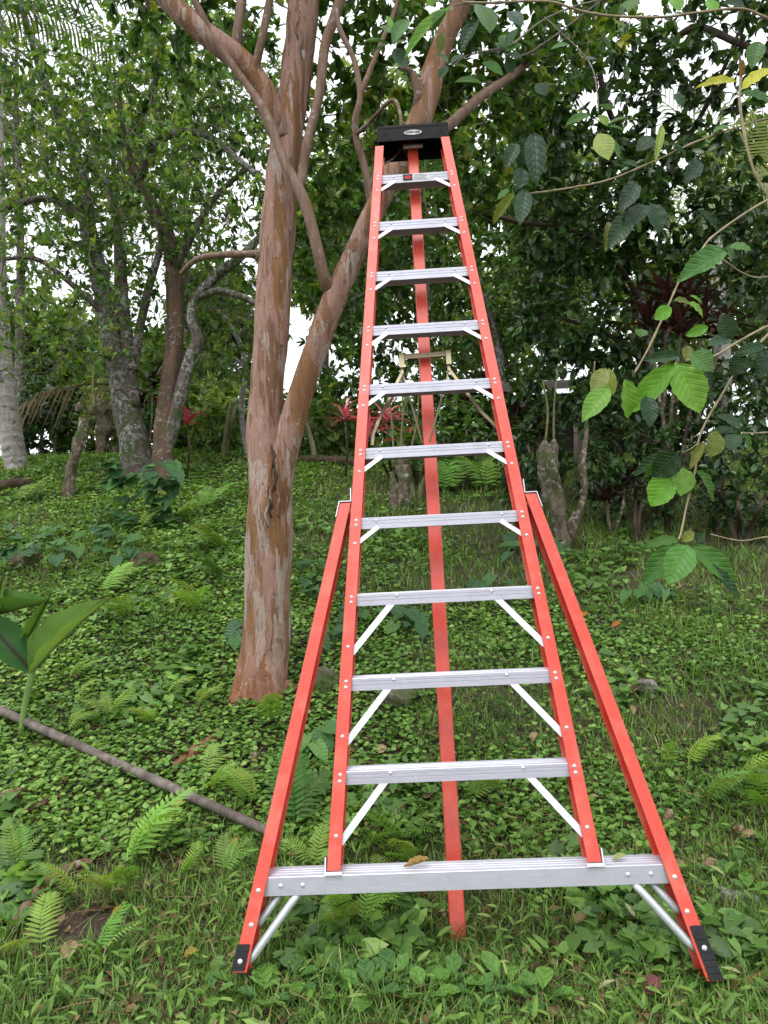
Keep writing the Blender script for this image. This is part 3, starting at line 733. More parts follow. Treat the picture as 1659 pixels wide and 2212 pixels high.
# exposed roots and flaps of bark at its foot
for ctrl in ([(545, 1500, 24, Y_(-.02)), (512, 1512, 18, Y_(-.10)), (490, 1560, 10, Y_(-.2))], [(600, 1480, 20, Y_(-.02)), (632, 1490, 13, Y_(.05)), (655, 1500, 7, Y_(.1))]):
    p, r = limb_pts(ctrl, 6); p = [Vector((q.x, q.y, min(q.z, gh(q.x, q.y) + .03))) for q in p]
    MB().tube(p, r, 12, bark_disp(.15, 9, 2)).build('root', m_bark_main, main_tree, True, gb)
for (px, py, L_, tw) in ((584, 975, 90, .3), (590, 1020, 80, -.5), (582, 1050, 70, .5), (594, 1000, 60, .2), (578, 1080, 60, -.2), (588, 960, 50, .6), (601, 1050, 70, .1), (640, 30, 55, .1), (652, 60, 70, -.2), (556, 545, 18, .0)):
    Yf = YT - (.155 if py > 900 else .06 if py < 400 else .02) - .02
    a = P(px, py, Yf); b2 = P(px + 8 * tw, py + L_, Yf - .01)
    fl = MB(); n_ = 7
    rows = []
    for k in range(n_):
        u = k / (n_ - 1); w_ = .0075 * math.sin(math.pi * (.08 + .88 * u)) * (1 + .7 * mnoise.noise((u * 9, px, 0)))
        c_ = a.lerp(b2, u) + Vector((.008 * math.sin(u * 9 + px), -.010 * math.sin(u * 3.1), 0))
        rows += [c_ + Vector((-w_, .004, 0)), c_ + Vector((0, -.006, 0)), c_ + Vector((w_, .006, 0))]
    fl.add(rows, [f for k in range(n_ - 1) for f in ((3 * k, 3 * k + 1, 3 * k + 4, 3 * k + 3), (3 * k + 1, 3 * k + 2, 3 * k + 5, 3 * k + 4))])
    o = fl.build('bark_flake', m_bark_limb if py < 900 else (m_twig_dark, m_log, m_bark_main)[int(px) % 3], main_tree, True, gb)
    o.modifiers.new('thick', 'SOLIDIFY').thickness = .004

# --- lichened many-stemmed tree on the left
g1 = G(320, 1040); YL1 = g1.y
def Z_(d): return YL1 + d
lt_trunks = [[(300, 1075, 44, Z_(.1)), (298, 1010, 36, Z_(.1)), (285, 930, 31, Z_(.1)), (268, 860, 27, Z_(.1)), (252, 780, 25, Z_(.1)), (236, 690, 23, Z_(.12)), (216, 600, 20, Z_(.15)), (192, 500, 18, Z_(.2)), (184, 430, 17, Z_(.2)), (160, 330, 13, Z_(.2)), (120, 220, 9, Z_(.2))],
             [(366, 1110, 24, Z_(-.5)), (358, 1040, 22, Z_(-.4)), (352, 960, 22, Z_(-.3)), (364, 860, 21, Z_(-.2)), (378, 720, 20, Z_(-.1)), (376, 600, 18, Z_(0)), (362, 510, 16.5, Z_(.05)), (330, 450, 14, Z_(.1)), (298, 390, 12, Z_(.1)), (270, 310, 9, Z_(.1)), (255, 200, 6, Z_(.1))],
             [(352, 1000, 15, Z_(-.35)), (372, 920, 15, Z_(-.3)), (390, 850, 14, Z_(-.3)), (408, 780, 13.5, Z_(-.3)), (426, 738, 13, Z_(-.3)), (414, 690, 11, Z_(-.3)), (424, 645, 11, Z_(-.3)), (465, 598, 11, Z_(-.4)), (508, 565, 10, Z_(-.5)), (545, 530, 9, Z_(-.6)), (600, 470, 6, Z_(-.6))]]
lt_limbs = [[(287, 880, 15, Z_(.05)), (278, 760, 14, Z_(.05)), (266, 650, 12, Z_(.05)), (262, 560, 10, Z_(.05)), (250, 470, 8, Z_(.05)), (228, 380, 6, Z_(0))],
            [(288, 800, 11, Z_(.0)), (300, 720, 10, Z_(0)), (322, 620, 9, Z_(0)), (345, 540, 7, Z_(0)), (350, 470, 5, Z_(0))],
            [(424, 645, 8, Z_(-.3)), (470, 628, 8, Z_(-.4)), (520, 640, 7.5, Z_(-.5)), (562, 660, 6, Z_(-.5))],
            [(188, 470, 9, Z_(.2)), (110, 430, 8, Z_(.1)), (40, 440, 6, Z_(0)), (-30, 470, 5, Z_(0))],
            [(236, 690, 7, Z_(.1)), (150, 610, 6, Z_(-.2)), (80, 560, 5, Z_(-.4)), (10, 560, 4, Z_(-.6))],
            [(376, 590, 8, Z_(0)), (420, 500, 7, Z_(-.2)), (470, 420, 6, Z_(-.3)), (540, 360, 5, Z_(-.4))],
            [(298, 395, 8, Z_(.1)), (350, 300, 9, Z_(-.2)), (440, 290, 8, Z_(-.4)), (520, 350, 7, Z_(-.6)), (580, 400, 6, Z_(-.6))],
            [(160, 330, 8, Z_(.2)), (100, 190, 8, Z_(-.2)), (60, 60, 7, Z_(-.5)), (30, -60, 5, Z_(-.7))],
            [(268, 310, 7, Z_(.1)), (330, 200, 7, Z_(-.3)), (340, 80, 6, Z_(-.5)), (300, -40, 5, Z_(-.6))]]
lt_blobs = [(90, 330, Z_(-.6), 290, 230, 1.3, 2.6), (330, 330, Z_(-.4), 260, 210, 1.2, 2.6), (500, 430, Z_(-.3), 190, 210, .9, 1.8), (110, 640, Z_(-.5), 240, 190, 1.1, 2.0), (340, 590, Z_(.6), 260, 150, .8, 1.6),
            (170, 40, Z_(-.8), 360, 170, 1.2, 2.6), (430, 160, Z_(-.2), 200, 160, .8, 1.6), (490, 700, Z_(.5), 140, 140, .7, 1.0), (-160, 420, Z_(-.4), 160, 300, .9, .9), (560, 240, Z_(.0), 120, 200, .7, 1.2), (330, 780, Z_(1.0), 260, 90, .6, .7)]
left_tree = tree('lichened_tree', 'dark lichen-spotted tree with several stems left of the pink-barked tree', 'tree', g1, lt_trunks, lt_limbs, lt_blobs, 560, 3900,
                 dict(per=3.6, L=.10, W=.05, from_u=.62, droop=.25, tone=.52, tone_sd=.23, young=.4), ([m_bark_grey, m_bark_brown, m_bark_grey], m_bark_grey, m_twig, m_crown_left), smooth_sides=22, twig_r=.035, tip=.0036, bare=2300)

# --- grey-stemmed tree behind the ladder and two dark trees on the right
g2 = G(1083, 985)
def tk(g, pts): return [(x, y, hw, g.y + d) for x, y, hw, d in pts]
tree('grey_trunk_tree', 'tree with slim grey trunk behind the right rail of the ladder', 'tree', g2, [tk(g2, [(1084, 1000, 13, 0), (1084, 940, 11, 0), (1083, 850, 10, 0), (1075, 740, 9, 0), (1040, 620, 8, 0), (1000, 500, 7, 0), (960, 380, 5, 0)])],
     [tk(g2, [(1078, 760, 6, 0), (1130, 650, 6, 0), (1190, 560, 5, -.2), (1260, 480, 4, -.3)]), tk(g2, [(1045, 640, 6, 0), (960, 590, 6, 0), (860, 610, 5, -.1), (760, 650, 4, -.2), (690, 700, 3, -.2)]),
      tk(g2, [(1020, 560, 5, 0), (900, 470, 5, .1), (800, 440, 4, .1)])],
     [(780, 560, g2.y, 150, 190, .9, 2.2), (930, 500, g2.y + .3, 170, 200, .9, 2.4), (1120, 560, g2.y, 190, 190, .9, 2.4), (760, 760, g2.y - .2, 110, 110, .6, 1), (960, 760, g2.y + .4, 170, 110, .7, 1.5), (1180, 720, g2.y, 120, 110, .7, 1)],
     220, 1700, dict(per=6.5, L=.125, W=.06, from_u=.5, droop=.45, tone=.43, tone_sd=.2), (m_bark_grey, m_bark_grey, m_twig, m_crown), smooth_sides=14, tip=.003, bare=500)
g3 = G(1425, 1120)
tree('dark_leaved_tree', 'dark dense tree with glossy leaves right of the ladder', 'tree', g3, [tk(g3, [(1425, 1150, 17, .1), (1415, 1040, 13, .1), (1420, 920, 12, .1), (1400, 800, 11, .1), (1385, 660, 10, .1), (1390, 500, 8, .1), (1410, 300, 6, .1), (1420, 120, 4, .1)])],
     [tk(g3, [(1385, 650, 6, .1), (1300, 530, 6, -.2), (1200, 492, 5.5, -.4), (1100, 475, 5, -.6), (1010, 438, 4, -.8)]), tk(g3, [(1395, 480, 6, .1), (1470, 330, 6, .1), (1540, 200, 5, 0), (1600, 60, 4, 0)]),
      tk(g3, [(1400, 380, 5, .1), (1320, 250, 6, -.3), (1290, 120, 6, -.5), (1280, -30, 4, -.6)]), tk(g3, [(1410, 800, 6, .1), (1310, 720, 5, .1), (1220, 690, 4, .1)]),
      tk(g3, [(1420, 120, 5, .1), (1500, 60, 8, -.3), (1600, 95, 7, -.6), (1700, 130, 6, -.8)])],
     [(1270, 430, g3.y - .2, 190, 170, .8, 2.6), (1450, 430, g3.y + .2, 190, 170, .8, 2.2), (1260, 180, g3.y - .3, 190, 170, .8, 2.4), (1560, 100, g3.y - .3, 190, 130, .7, 1.6), (1300, 660, g3.y + .2, 210, 150, .7, 2.4), (1600, 560, g3.y + .3, 150, 130, .7, 1.3),
      (1260, 830, g3.y + .3, 160, 100, .6, 1.3), (1430, -130, g3.y - .3, 330, 160, .9, 1.6)],
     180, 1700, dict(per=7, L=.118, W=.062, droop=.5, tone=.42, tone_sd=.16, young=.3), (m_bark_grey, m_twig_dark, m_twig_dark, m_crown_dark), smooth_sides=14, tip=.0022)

# --- understorey shrubs on the right bank and along the crest
def shrub(name, label, px, py, blobs, n2, n3, leaf, mats, group=None, stems=3, h=120, dy=0.0, tmpl=LEAF8, tip=.002):
    g = G(px, py); tr = []
    for k in range(stems):
        a = rng.uniform(-1, 1); tr.append([(px + 10 * a, py + 14, 6, g.y + dy), (px + 25 * a, py - h * .3, 5, g.y + dy + rng.normal(0, .1)), (px + 50 * a, py - h * .7, 4, g.y + dy + rng.normal(0, .2)), (px + 70 * a, py - h, 3, g.y + dy + rng.normal(0, .2))])
    bl = [(b[0], b[1], g.y + b[2], b[3], b[4], b[5], b[6]) for b in blobs]
    return tree(name, label, 'shrub', g, [], tr, bl, n2, n3, leaf, mats, group, tmpl, .012, 4, .05, 10, 'stem', tip)
dk = (m_twig_dark, m_twig_dark, m_twig_dark, m_crown_dark)
dleaf = dict(per=7, L=.085, W=.044, droop=.5, tone=.38, tone_sd=.15)
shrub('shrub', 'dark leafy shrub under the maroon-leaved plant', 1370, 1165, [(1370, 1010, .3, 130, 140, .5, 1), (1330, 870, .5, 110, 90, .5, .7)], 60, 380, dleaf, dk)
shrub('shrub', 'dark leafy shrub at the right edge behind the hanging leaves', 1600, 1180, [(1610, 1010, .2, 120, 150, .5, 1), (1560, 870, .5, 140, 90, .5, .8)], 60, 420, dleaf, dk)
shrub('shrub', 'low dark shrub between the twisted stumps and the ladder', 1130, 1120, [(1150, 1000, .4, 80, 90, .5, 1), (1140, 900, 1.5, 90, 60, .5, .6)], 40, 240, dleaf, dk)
shrub('shrub', 'leafy green sapling clump behind the middle of the ladder', 900, 1075, [(900, 960, .5, 90, 60, .5, 1), (1010, 930, .6, 80, 80, .5, .8)], 40, 190, dict(per=6, L=.12, W=.06, droop=.5, tone=.45, tone_sd=.15), (m_shoot, m_shoot, m_twig, m_crown))
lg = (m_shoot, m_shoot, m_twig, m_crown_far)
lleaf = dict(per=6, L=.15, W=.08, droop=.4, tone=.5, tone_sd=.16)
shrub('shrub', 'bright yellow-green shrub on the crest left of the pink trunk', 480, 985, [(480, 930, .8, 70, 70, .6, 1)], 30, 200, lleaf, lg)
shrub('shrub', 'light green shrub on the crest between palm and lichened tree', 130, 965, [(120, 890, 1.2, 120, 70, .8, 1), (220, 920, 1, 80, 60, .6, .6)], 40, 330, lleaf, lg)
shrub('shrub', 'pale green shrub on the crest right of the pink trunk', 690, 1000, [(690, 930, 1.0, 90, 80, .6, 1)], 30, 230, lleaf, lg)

# --- trees beyond the crest
def far_tree(label, px, Y, top, rx, ry, tone, n3=420, L=.30):
    x = P(px, 1000, Y).x; g = Vector((x, Y, gh(x, Y))); d = g - CAM; bx = px
    by = 1106 - F * (d.dot(UP) / d.dot(FWD)); k = Y / 12
    tr = [[(px, by + 8, 14 / k, Y), (px + 4, (by + top) / 2 + 40, 10 / k, Y), (px - 6, top + ry * .8, 6 / k, Y), (px, top + ry * .2, 3 / k, Y)]]
    bl = [(px + rx * .45 * rng.uniform(-1, 1), top + ry * rng.uniform(.5, 1.6), Y + rng.normal(0, .5), rx * rng.uniform(.55, .85), ry * rng.uniform(.45, .75), 1.2, 1) for _ in range(7)]
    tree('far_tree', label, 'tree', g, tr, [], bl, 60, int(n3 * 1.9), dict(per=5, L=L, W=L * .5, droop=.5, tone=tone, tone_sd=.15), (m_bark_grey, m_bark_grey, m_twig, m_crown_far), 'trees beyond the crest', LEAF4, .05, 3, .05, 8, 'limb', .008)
far_tree('pale far tree at the left edge beyond the palm', -40, 17, 560, 170, 190, .5)
far_tree('pale far tree seen between the palm and the lichened stems', 120, 20, 620, 130, 140, .6, 300)
far_tree('pale far tree behind the stems of the lichened tree', 300, 16, 720, 130, 110, .5, 300)
far_tree('feathery pale tree just left of the pink trunk, beyond the crest', 470, 18, 560, 110, 170, .55, 420)
far_tree('light green tree just right of the pink trunk, beyond the crest', 700, 19, 300, 170, 260, .55, 600)
far_tree('tall light green tree beyond the top of the ladder', 920, 17, 60, 230, 300, .6, 700)
far_tree('yellow-green tree in the gap right of the ladder top', 1190, 16, 170, 150, 280, .72, 620)
far_tree('tall hazy green tree beyond the right rail', 1060, 22, 560, 190, 190, .45, 420)
far_tree('tall far tree behind the striped palm leaf', 1430, 20, 260, 150, 330, .4, 460)
far_tree('dark far tree at the upper right edge', 1640, 14, 200, 120, 330, .2, 620, .22)
far_tree('tall far tree beyond the right edge of the frame', 1850, 15, 150, 180, 330, .35, 420, .25)
far_tree('tall far tree high behind the left branches', 250, 15, 120, 200, 230, .6, 230, .2)

far_tree('tall pale tree filling the upper left corner', 40, 14, -40, 200, 330, .55, 260, .2)
far_tree('tall pale tree behind the upper limbs of the lichened tree', 400, 16, -60, 190, 330, .5, 330, .2)
far_tree('pale tree low behind the stems at the left edge', 30, 24, 780, 150, 70, .7, 300, .3)
for (px, top, lb, tn_, mt_) in ((90, 850, 'dark hollow thicket behind the palm foot', .3, m_crown_dark), (200, 870, 'bright thicket left of the lichened trunk', .6, m_crown_far), (345, 860, 'dim thicket seen between the lichened stems', .4, m_crown),
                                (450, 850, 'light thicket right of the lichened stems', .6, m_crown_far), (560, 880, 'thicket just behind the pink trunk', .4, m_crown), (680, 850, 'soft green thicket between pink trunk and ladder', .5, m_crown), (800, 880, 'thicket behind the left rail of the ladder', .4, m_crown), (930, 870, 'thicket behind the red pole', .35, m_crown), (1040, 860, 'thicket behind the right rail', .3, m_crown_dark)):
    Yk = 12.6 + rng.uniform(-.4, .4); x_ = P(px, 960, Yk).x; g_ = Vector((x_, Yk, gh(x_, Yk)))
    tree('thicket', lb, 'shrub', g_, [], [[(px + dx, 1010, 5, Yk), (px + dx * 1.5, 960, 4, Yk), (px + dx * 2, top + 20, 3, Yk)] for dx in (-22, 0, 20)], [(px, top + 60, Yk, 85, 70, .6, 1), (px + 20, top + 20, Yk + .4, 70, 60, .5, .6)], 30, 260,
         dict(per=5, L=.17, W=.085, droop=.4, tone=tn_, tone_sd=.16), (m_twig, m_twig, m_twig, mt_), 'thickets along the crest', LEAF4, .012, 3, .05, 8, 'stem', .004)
# --- palm at the left edge
gp = G(35, 1012)
pm = thing('palm_tree', 'palm with ringed pale grey trunk at the left edge', 'palm', gp)
p, r = limb_pts([(44, 1050, 27, gp.y), (34, 1000, 24, gp.y), (22, 930, 24, gp.y), (6, 840, 26, gp.y), (-4, 740, 25, gp.y), (-10, 600, 23, gp.y), (-14, 400, 22, gp.y), (-16, 200, 20, gp.y), (-18, 20, 19, gp.y)], 16)
r = [x * (1 + .05 * (1 if k % 4 == 0 else 0)) for k, x in enumerate(r)]
MB().tube(p, r, 18, bark_disp(.05, 8, 1)).build('trunk', m_palm_trunk, pm, True, gp)

def palm_frond(base, tip, up, length_mid, n, lw, parent, col, droopf=.35, flat=.9):
    """feather leaf: rib and leaflets in one blade mesh"""
    base, tip = Vector(base), Vector(tip); ax = (tip - base); L = ax.length; ax.normalize(); upv = Vector(up); upv = (upv - ax * upv.dot(ax)).normalized(); sdv = ax.cross(upv)
    mb = MB(); rib = []
    for k in range(13):
        u = k / 12; rib.append(base + ax * L * u + upv * L * .18 * math.sin(math.pi * u * .9) )
    mb.tube(rib, [.022 * (1 - .85 * k / 12) for k in range(13)], 6)
    for k in range(n):
        u = .1 + .88 * k / n; f = u * 12; i = min(int(f), 11); o = rib[i].lerp(rib[i + 1], f - i)
        ln = length_mid * math.sin(math.pi * (.18 + .74 * u)) ** .7
        for sg in (-1, 1):
            d = (sdv * sg * flat + ax * .55 + upv * rng.uniform(-.05, .12)).normalized()
            m_ = o + d * ln * .5 + upv * .02; e = o + d * ln - Vector((0, 0, 1)) * ln * droopf * rng.uniform(.7, 1.2)
            wv = ax * lw * .5
            mb.add([o - wv * .5, o + wv * .5, m_ - wv, m_ + wv, e], [(0, 1, 3, 2), (2, 3, 4)])
    me = mb.mesh('frond'); me.materials.append(m_fern)
    ob = part('frond', me, parent, Matrix.Identity(4)); ob.color = (*col, 1); return ob
pc = P(-18, 20, gp.y)
for k in range(9):
    a = k * .7 + .2; e = pc + Vector((math.cos(a) * 2.4, math.sin(a) * 2.0, rng.uniform(-.2, 1.2)))
    palm_frond(pc, e, (0, 0, 1), .75, 26, .05, pm, (.10, .17, .05), .6)
# drooping dry frond by its foot
dry = thing('dry_palm_frond', 'dry brown palm frond drooping over the dark hollow by the palm foot', 'palm frond', G(160, 985))
palm_frond(P(318, 846, gp.y - .6), P(60, 905, gp.y - .9), (0, -.3, 1), .62, 13, .028, dry, (.24, .17, .11), .9, .35)
# second palm behind the right-hand foliage
g5 = Vector((P(1560, 900, 10.5).x, 10.5, 0)); g5.z = gh(g5.x, g5.y)
pm2 = thing('palm_tree', 'palm with a pale striped leaf showing through the upper right foliage', 'palm', g5)
pc2 = P(1525, 420, 10.5)
MB().tube([g5, (g5 + pc2) / 2 + Vector((.1, 0, 0)), pc2], [.13, .11, .09], 14).build('trunk', m_palm_trunk, pm2, True, g5)
for tp, dr in (((1375, 205), .15), ((1640, 250), .5), ((1480, 180), .4), ((1700, 420), .6), ((1400, 520), .6)):
    palm_frond(pc2, P(tp[0], tp[1], 9.7), (.3, -1, .35), .72, 22, .034, pm2, (.30, .38, .18), dr)

# pale bare sapling left of the pink trunk
gs = G(532, 985)
ps = thing('pale_sapling', 'crooked pale bare-stemmed sapling just left of the pink trunk', 'sapling', gs)
for ctrl in ([(536, 990, 7, gs.y), (524, 915, 6, gs.y), (522, 860, 6, gs.y), (533, 800, 5.5, gs.y), (522, 750, 5, gs.y), (510, 725, 4.5, gs.y)], [(510, 728, 4, gs.y), (490, 690, 3, gs.y), (466, 665, 2.4, gs.y)],
             [(512, 728, 4, gs.y), (530, 700, 3, gs.y), (545, 670, 2.4, gs.y)], [(533, 800, 3.5, gs.y), (515, 780, 3, gs.y), (495, 770, 2, gs.y)]):
    p, r = limb_pts(ctrl, 5); MB().tube(p, r, 8, bark_disp(.15, 12, 1)).build('stem', m_palm_trunk, ps, True, gs)

# ------------------------------------------------------------------ shed behind the right-hand shrubs
Ys = 10.2
ga = P(1230, 1000, Ys); gz = gh(ga.x, Ys) - .1
shed = thing('shed', 'low dark shed with weathered grey roof behind the dark shrubs', 'shed', (ga.x, Ys, gz))
xl, xr = P(1105, 900, Ys).x, P(1420, 900, Ys).x; zt = P(1150, 845, Ys).z
o_ = (ga.x, Ys, gz)
for k in range(14):
    a = xl + (xr - xl) * k / 14; e = xl + (xr - xl) * (k + .96) / 14
    MB().box((a, Ys, gz), (e, Ys + .03 + .006 * (k % 2), zt - .05)).build('board', m_shed_wall, shed, False, o_)
MB().box((xl + .03, Ys + .05, gz), (xl + .08, Ys + 2.2, zt - .05)).build('wall', m_shed_wall, shed, False, o_)
MB().hexa([(xl - .5, Ys - .6, zt - .12), (xr + .4, Ys - .6, zt - .12), (xr + .4, Ys + 2.4, zt + .62), (xl - .5, Ys + 2.4, zt + .62),
           (xl - .5, Ys - .6, zt - .03), (xr + .4, Ys - .6, zt - .03), (xr + .4, Ys + 2.4, zt + .71), (xl - .5, Ys + 2.4, zt + .71)]).build('roof', m_shed_roof, shed, False, o_)
gq = G(1255, 1020)
MB().tube([P(1254, 1030, 8.2), P(1253, 940, 8.2), P(1250, 870, 8.2)], [.075, .07, .065], 12).build('post', m_post, shed, True, o_)

# ------------------------------------------------------------------ pollarded stumps
def stump(label, ctrls, knobs, shoots, leaf_n=0):
    g = G(ctrls[0][0][0], ctrls[0][0][1] - 6); t_ = thing('pollarded_stump', label, 'stump', g, 'cut-back stumps with new shoots')
    for ctrl in ctrls:
        p, r = limb_pts([(x, y, hw, g.y + d) for x, y, hw, d in ctrl], 7); MB().tube(p, r, 20, bark_disp(.75, 13, ctrl[0][0])).build('trunk', m_stump, t_, True, g)
    for (x, y, hw, d) in knobs:
        c_ = P(x, y, g.y + d); rr = hw * pxm(g.y); MB().tube([c_ - Vector((0, 0, rr)), c_ - Vector((0, 0, rr * .4)), c_ + Vector((0, 0, rr * .5)), c_ + Vector((rr * .3, 0, rr * 1.3))], [rr * .6, rr, rr * .9, rr * .35], 10, bark_disp(.4, 14, x)).build('knob', m_stump, t_, True, g)
    for (x0, y0, x1, y1) in shoots:
        p, r = limb_pts([(x0, y0, 2.6, g.y), ((x0 + x1) / 2 + rng.normal(0, 5), (y0 + y1) / 2, 2.3, g.y), (x1, y1, 1.6, g.y)], 4)
        sh = MB().tube(p, r, 6).build('shoot', m_shoot, t_, True, g)
    return t_
stump('leaning mossy stump left of the lichened tree', [[(150, 1085, 14, 0), (150, 1040, 11, 0), (158, 1000, 10, 0), (175, 950, 11, 0), (188, 905, 12, 0)]], [(170, 880, 9, 0), (200, 885, 12, .1)], [(205, 880, 205, 780)])
stump('knobbly mossy stump touching the lichened tree', [[(222, 990, 14, .2), (225, 940, 16, .2), (222, 890, 18, .2), (228, 860, 12, .2)]], [(212, 870, 12, .2), (238, 880, 11, .2)], [(225, 860, 232, 770), (215, 860, 210, 790)])
stump('twin mossy stump behind the ladder with thin upright shoots', [[(848, 1108, 10, 0), (852, 1060, 9, 0), (845, 1020, 8, 0)], [(872, 1105, 14, 0), (874, 1050, 13, 0), (868, 1005, 12, 0)]], [(868, 1000, 10, 0)],
      [(862, 1000, 868, 800), (880, 1000, 905, 820), (850, 1010, 838, 850), (872, 1000, 880, 850)])
stump('thick twisted stump just right of the ladder', [[(1212, 1195, 15, 0), (1206, 1120, 17, 0), (1195, 1060, 20, 0), (1184, 1000, 19, 0), (1186, 960, 16, 0)]], [(1176, 962, 9, 0), (1196, 960, 9, 0)], [(1178, 955, 1172, 820), (1196, 955, 1204, 800)])
stump('slender forked stump beside the thick twisted one', [[(1218, 1195, 12, .1), (1245, 1120, 10, .1), (1262, 1060, 9, .1), (1257, 1000, 9, .1), (1266, 940, 6, .1), (1268, 890, 4, .1)]], [(1262, 1065, 9, .1)], [(1268, 900, 1285, 780)])
stump('mossy stump at the right edge under the hanging leaves', [[(1556, 1150, 14, 0), (1552, 1060, 13, 0), (1546, 1010, 14, 0)]], [(1535, 1005, 8, 0), (1560, 1003, 9, 0)], [(1535, 1000, 1528, 900), (1560, 1000, 1568, 890)])

# ------------------------------------------------------------------ strap-leaved plants
def strap_mesh(curl, seed):
    V, Fc = [], []; n = 9
    for k in range(n):
        u = k / (n - 1); w_ = .5 * min(1, (u * 4) ** .7) * (1 - max(0, (u - .35) / .65) ** 1.8)
        z = curl * (u - 1.3 * u * u); 
        for j in (-1, 0, 1): V.append((u, j * w_, z + (.05 * w_ if j else -.02) + .01 * math.sin(u * 9 + seed)))
    for k in range(n - 1):
        for j in range(2): a = 3 * k + j; Fc.append((a, a + 1, a + 4, a + 3))
    mb = MB(); mb.add(V, Fc); me = mb.mesh('strap_leaf', True); me.materials.append(m_cordy); return me
STRAP = [strap_mesh(c_, s_) for c_, s_ in ((.25, 0), (.5, 2), (.8, 4))]
def cordyline(label, px, py, heads, L, wd, cols, n=20, ground=None, stemw=.018, group='cordylines with coloured strap leaves'):
    g = G(*(ground or (px, py))); t_ = thing('cordyline', label, 'cordyline', g, group)
    for (hx, hy, dy) in heads:
        top = P(hx, hy, g.y + dy)
        MB().tube([g + Vector((0, 0, -.05)), g.lerp(top, .5) + Vector(rng.normal(0, .03, 3)), top], [stemw, stemw * .9, stemw * .7], 8).build('stem', m_stump, t_, True, g)
        for k in range(n):
            a = k * 2.399; el = rng.uniform(-.15, 1.25); l = L * rng.uniform(.7, 1.15)
            d = Vector((math.cos(a) * math.cos(el), math.sin(a) * math.cos(el), math.sin(el))); o = top + Vector((0, 0, -.12 * L * rng.random()))
            part('leaf', STRAP[k % 3], t_, frame(o, o + d * l, Vector((0, 0, 1)) + d * .1, l * wd), cols[int(rng.integers(len(cols)))])
RED = [(.85, .19, .36), (.80, .14, .28), (.58, .08, .15), (.82, .30, .42), (.25, .10, .07)]
DARK = [(.03, .010, .012), (.045, .014, .014), (.022, .009, .011), (.065, .022, .018), (.04, .02, .022)]
cordyline('pink-red cordyline right of the lichened stems, on the crest', 405, 1020, [(405, 915, -.3)], .33, .13, RED, 20)
cordyline('red cordyline peeping out left of the lichened trunk', 226, 980, [(220, 890, .6), (232, 870, .7)], .33, .13, RED, 14)
cordyline('pink cordyline left of the ladder rail, behind it', 745, 1030, [(745, 905, -.5)], .33, .13, RED, 18)
cordyline('large pink-red cordyline between the ladder rails', 850, 1040, [(835, 905, -.3), (882, 955, -.5), (800, 935, -.3)], .34, .13, RED, 20)
cordyline('dark maroon cordyline seen between the lichened stems', 320, 1000, [(330, 830, .8), (305, 880, .8)], .5, .16, DARK, 14)
cordyline('tall maroon-black cordyline with many heads high on the right', 1440, 1140, [(1400, 700, -.35), (1470, 720, -.4), (1520, 690, -.3), (1440, 650, -.3), (1560, 730, -.35), (1490, 640, -.2)], .36, .16, DARK, 22, None, .022)
cordyline('black-leaved cordyline beside the twisted stumps', 1165, 1075, [(1165, 940, .5), (1120, 900, .7)], .42, .15, DARK, 16)
cordyline('low black-leaved cordyline in the shade of the dark shrub', 1320, 1165, [(1310, 1080, .1), (1350, 1040, .2)], .34, .14, DARK, 16)
cordyline('dark maroon cordyline behind the lower right of the ladder', 1010, 1005, [(1010, 880, .6), (1050, 850, .8)], .46, .16, DARK, 16)

# ------------------------------------------------------------------ single leaves: meshes
def blade_mesh(name, mat, wave=.03, curl=.12, fold=.10, peak=.5, nx=10, tip=1.2, seed=0, serr=0.0):
    V, Fc = [], []
    for k in range(nx + 1):
        u = k / nx
        w_ = .5 * (math.sin(math.pi * u ** (math.log(.5) / math.log(peak)))) ** .8 if 0 < u < 1 else .006
        if u > .75: w_ *= (1 - ((u - .75) / .25) ** 2 * .35 * tip)
        z0 = -curl * u * u + .05 * u
        for j in range(-2, 3):
            y = w_ * j / 2; e = abs(j) / 2
            z = z0 + fold * w_ * e + (wave * math.sin(u * 22 + seed + (1.6 if j > 0 else 0)) * e ** 2) 
            V.append((u + (.012 * math.sin(u * 30) * e if serr else 0), y * (1 + serr * math.sin(u * 41 + seed) * e ** 2), z))
    for k in range(nx):
        for j in range(4): a = 5 * k + j; Fc.append((a, a + 1, a + 6, a + 5))
    mb = MB(); mb.add(V, Fc); me = mb.mesh(name, True); me.materials.append(mat); return me
COFFEE = [blade_mesh('coffee_leaf', m_coffee, .022, .14, .22, .46, 14, 1.3, s_, .03) for s_ in (0, 2, 4)]
OVATE = [blade_mesh('ovate_leaf', m_coffee, .008, .12, .2, .52, 10, .8, s_) for s_ in (0, 2)]
PLANT = [blade_mesh('weed_leaf', m_plantain, .02, .15, .18, .6, 8, .4, s_) for s_ in (0, 3)]
GINGER = [blade_mesh('ginger_leaf', m_ginger, .016, .14, .45, .45, 14, 1.3, s_) for s_ in (0,)]
DEAD = [blade_mesh('dead_leaf', m_dead, .05, -.2, .5, .5, 8, .8, s_) for s_ in (0, 2)]

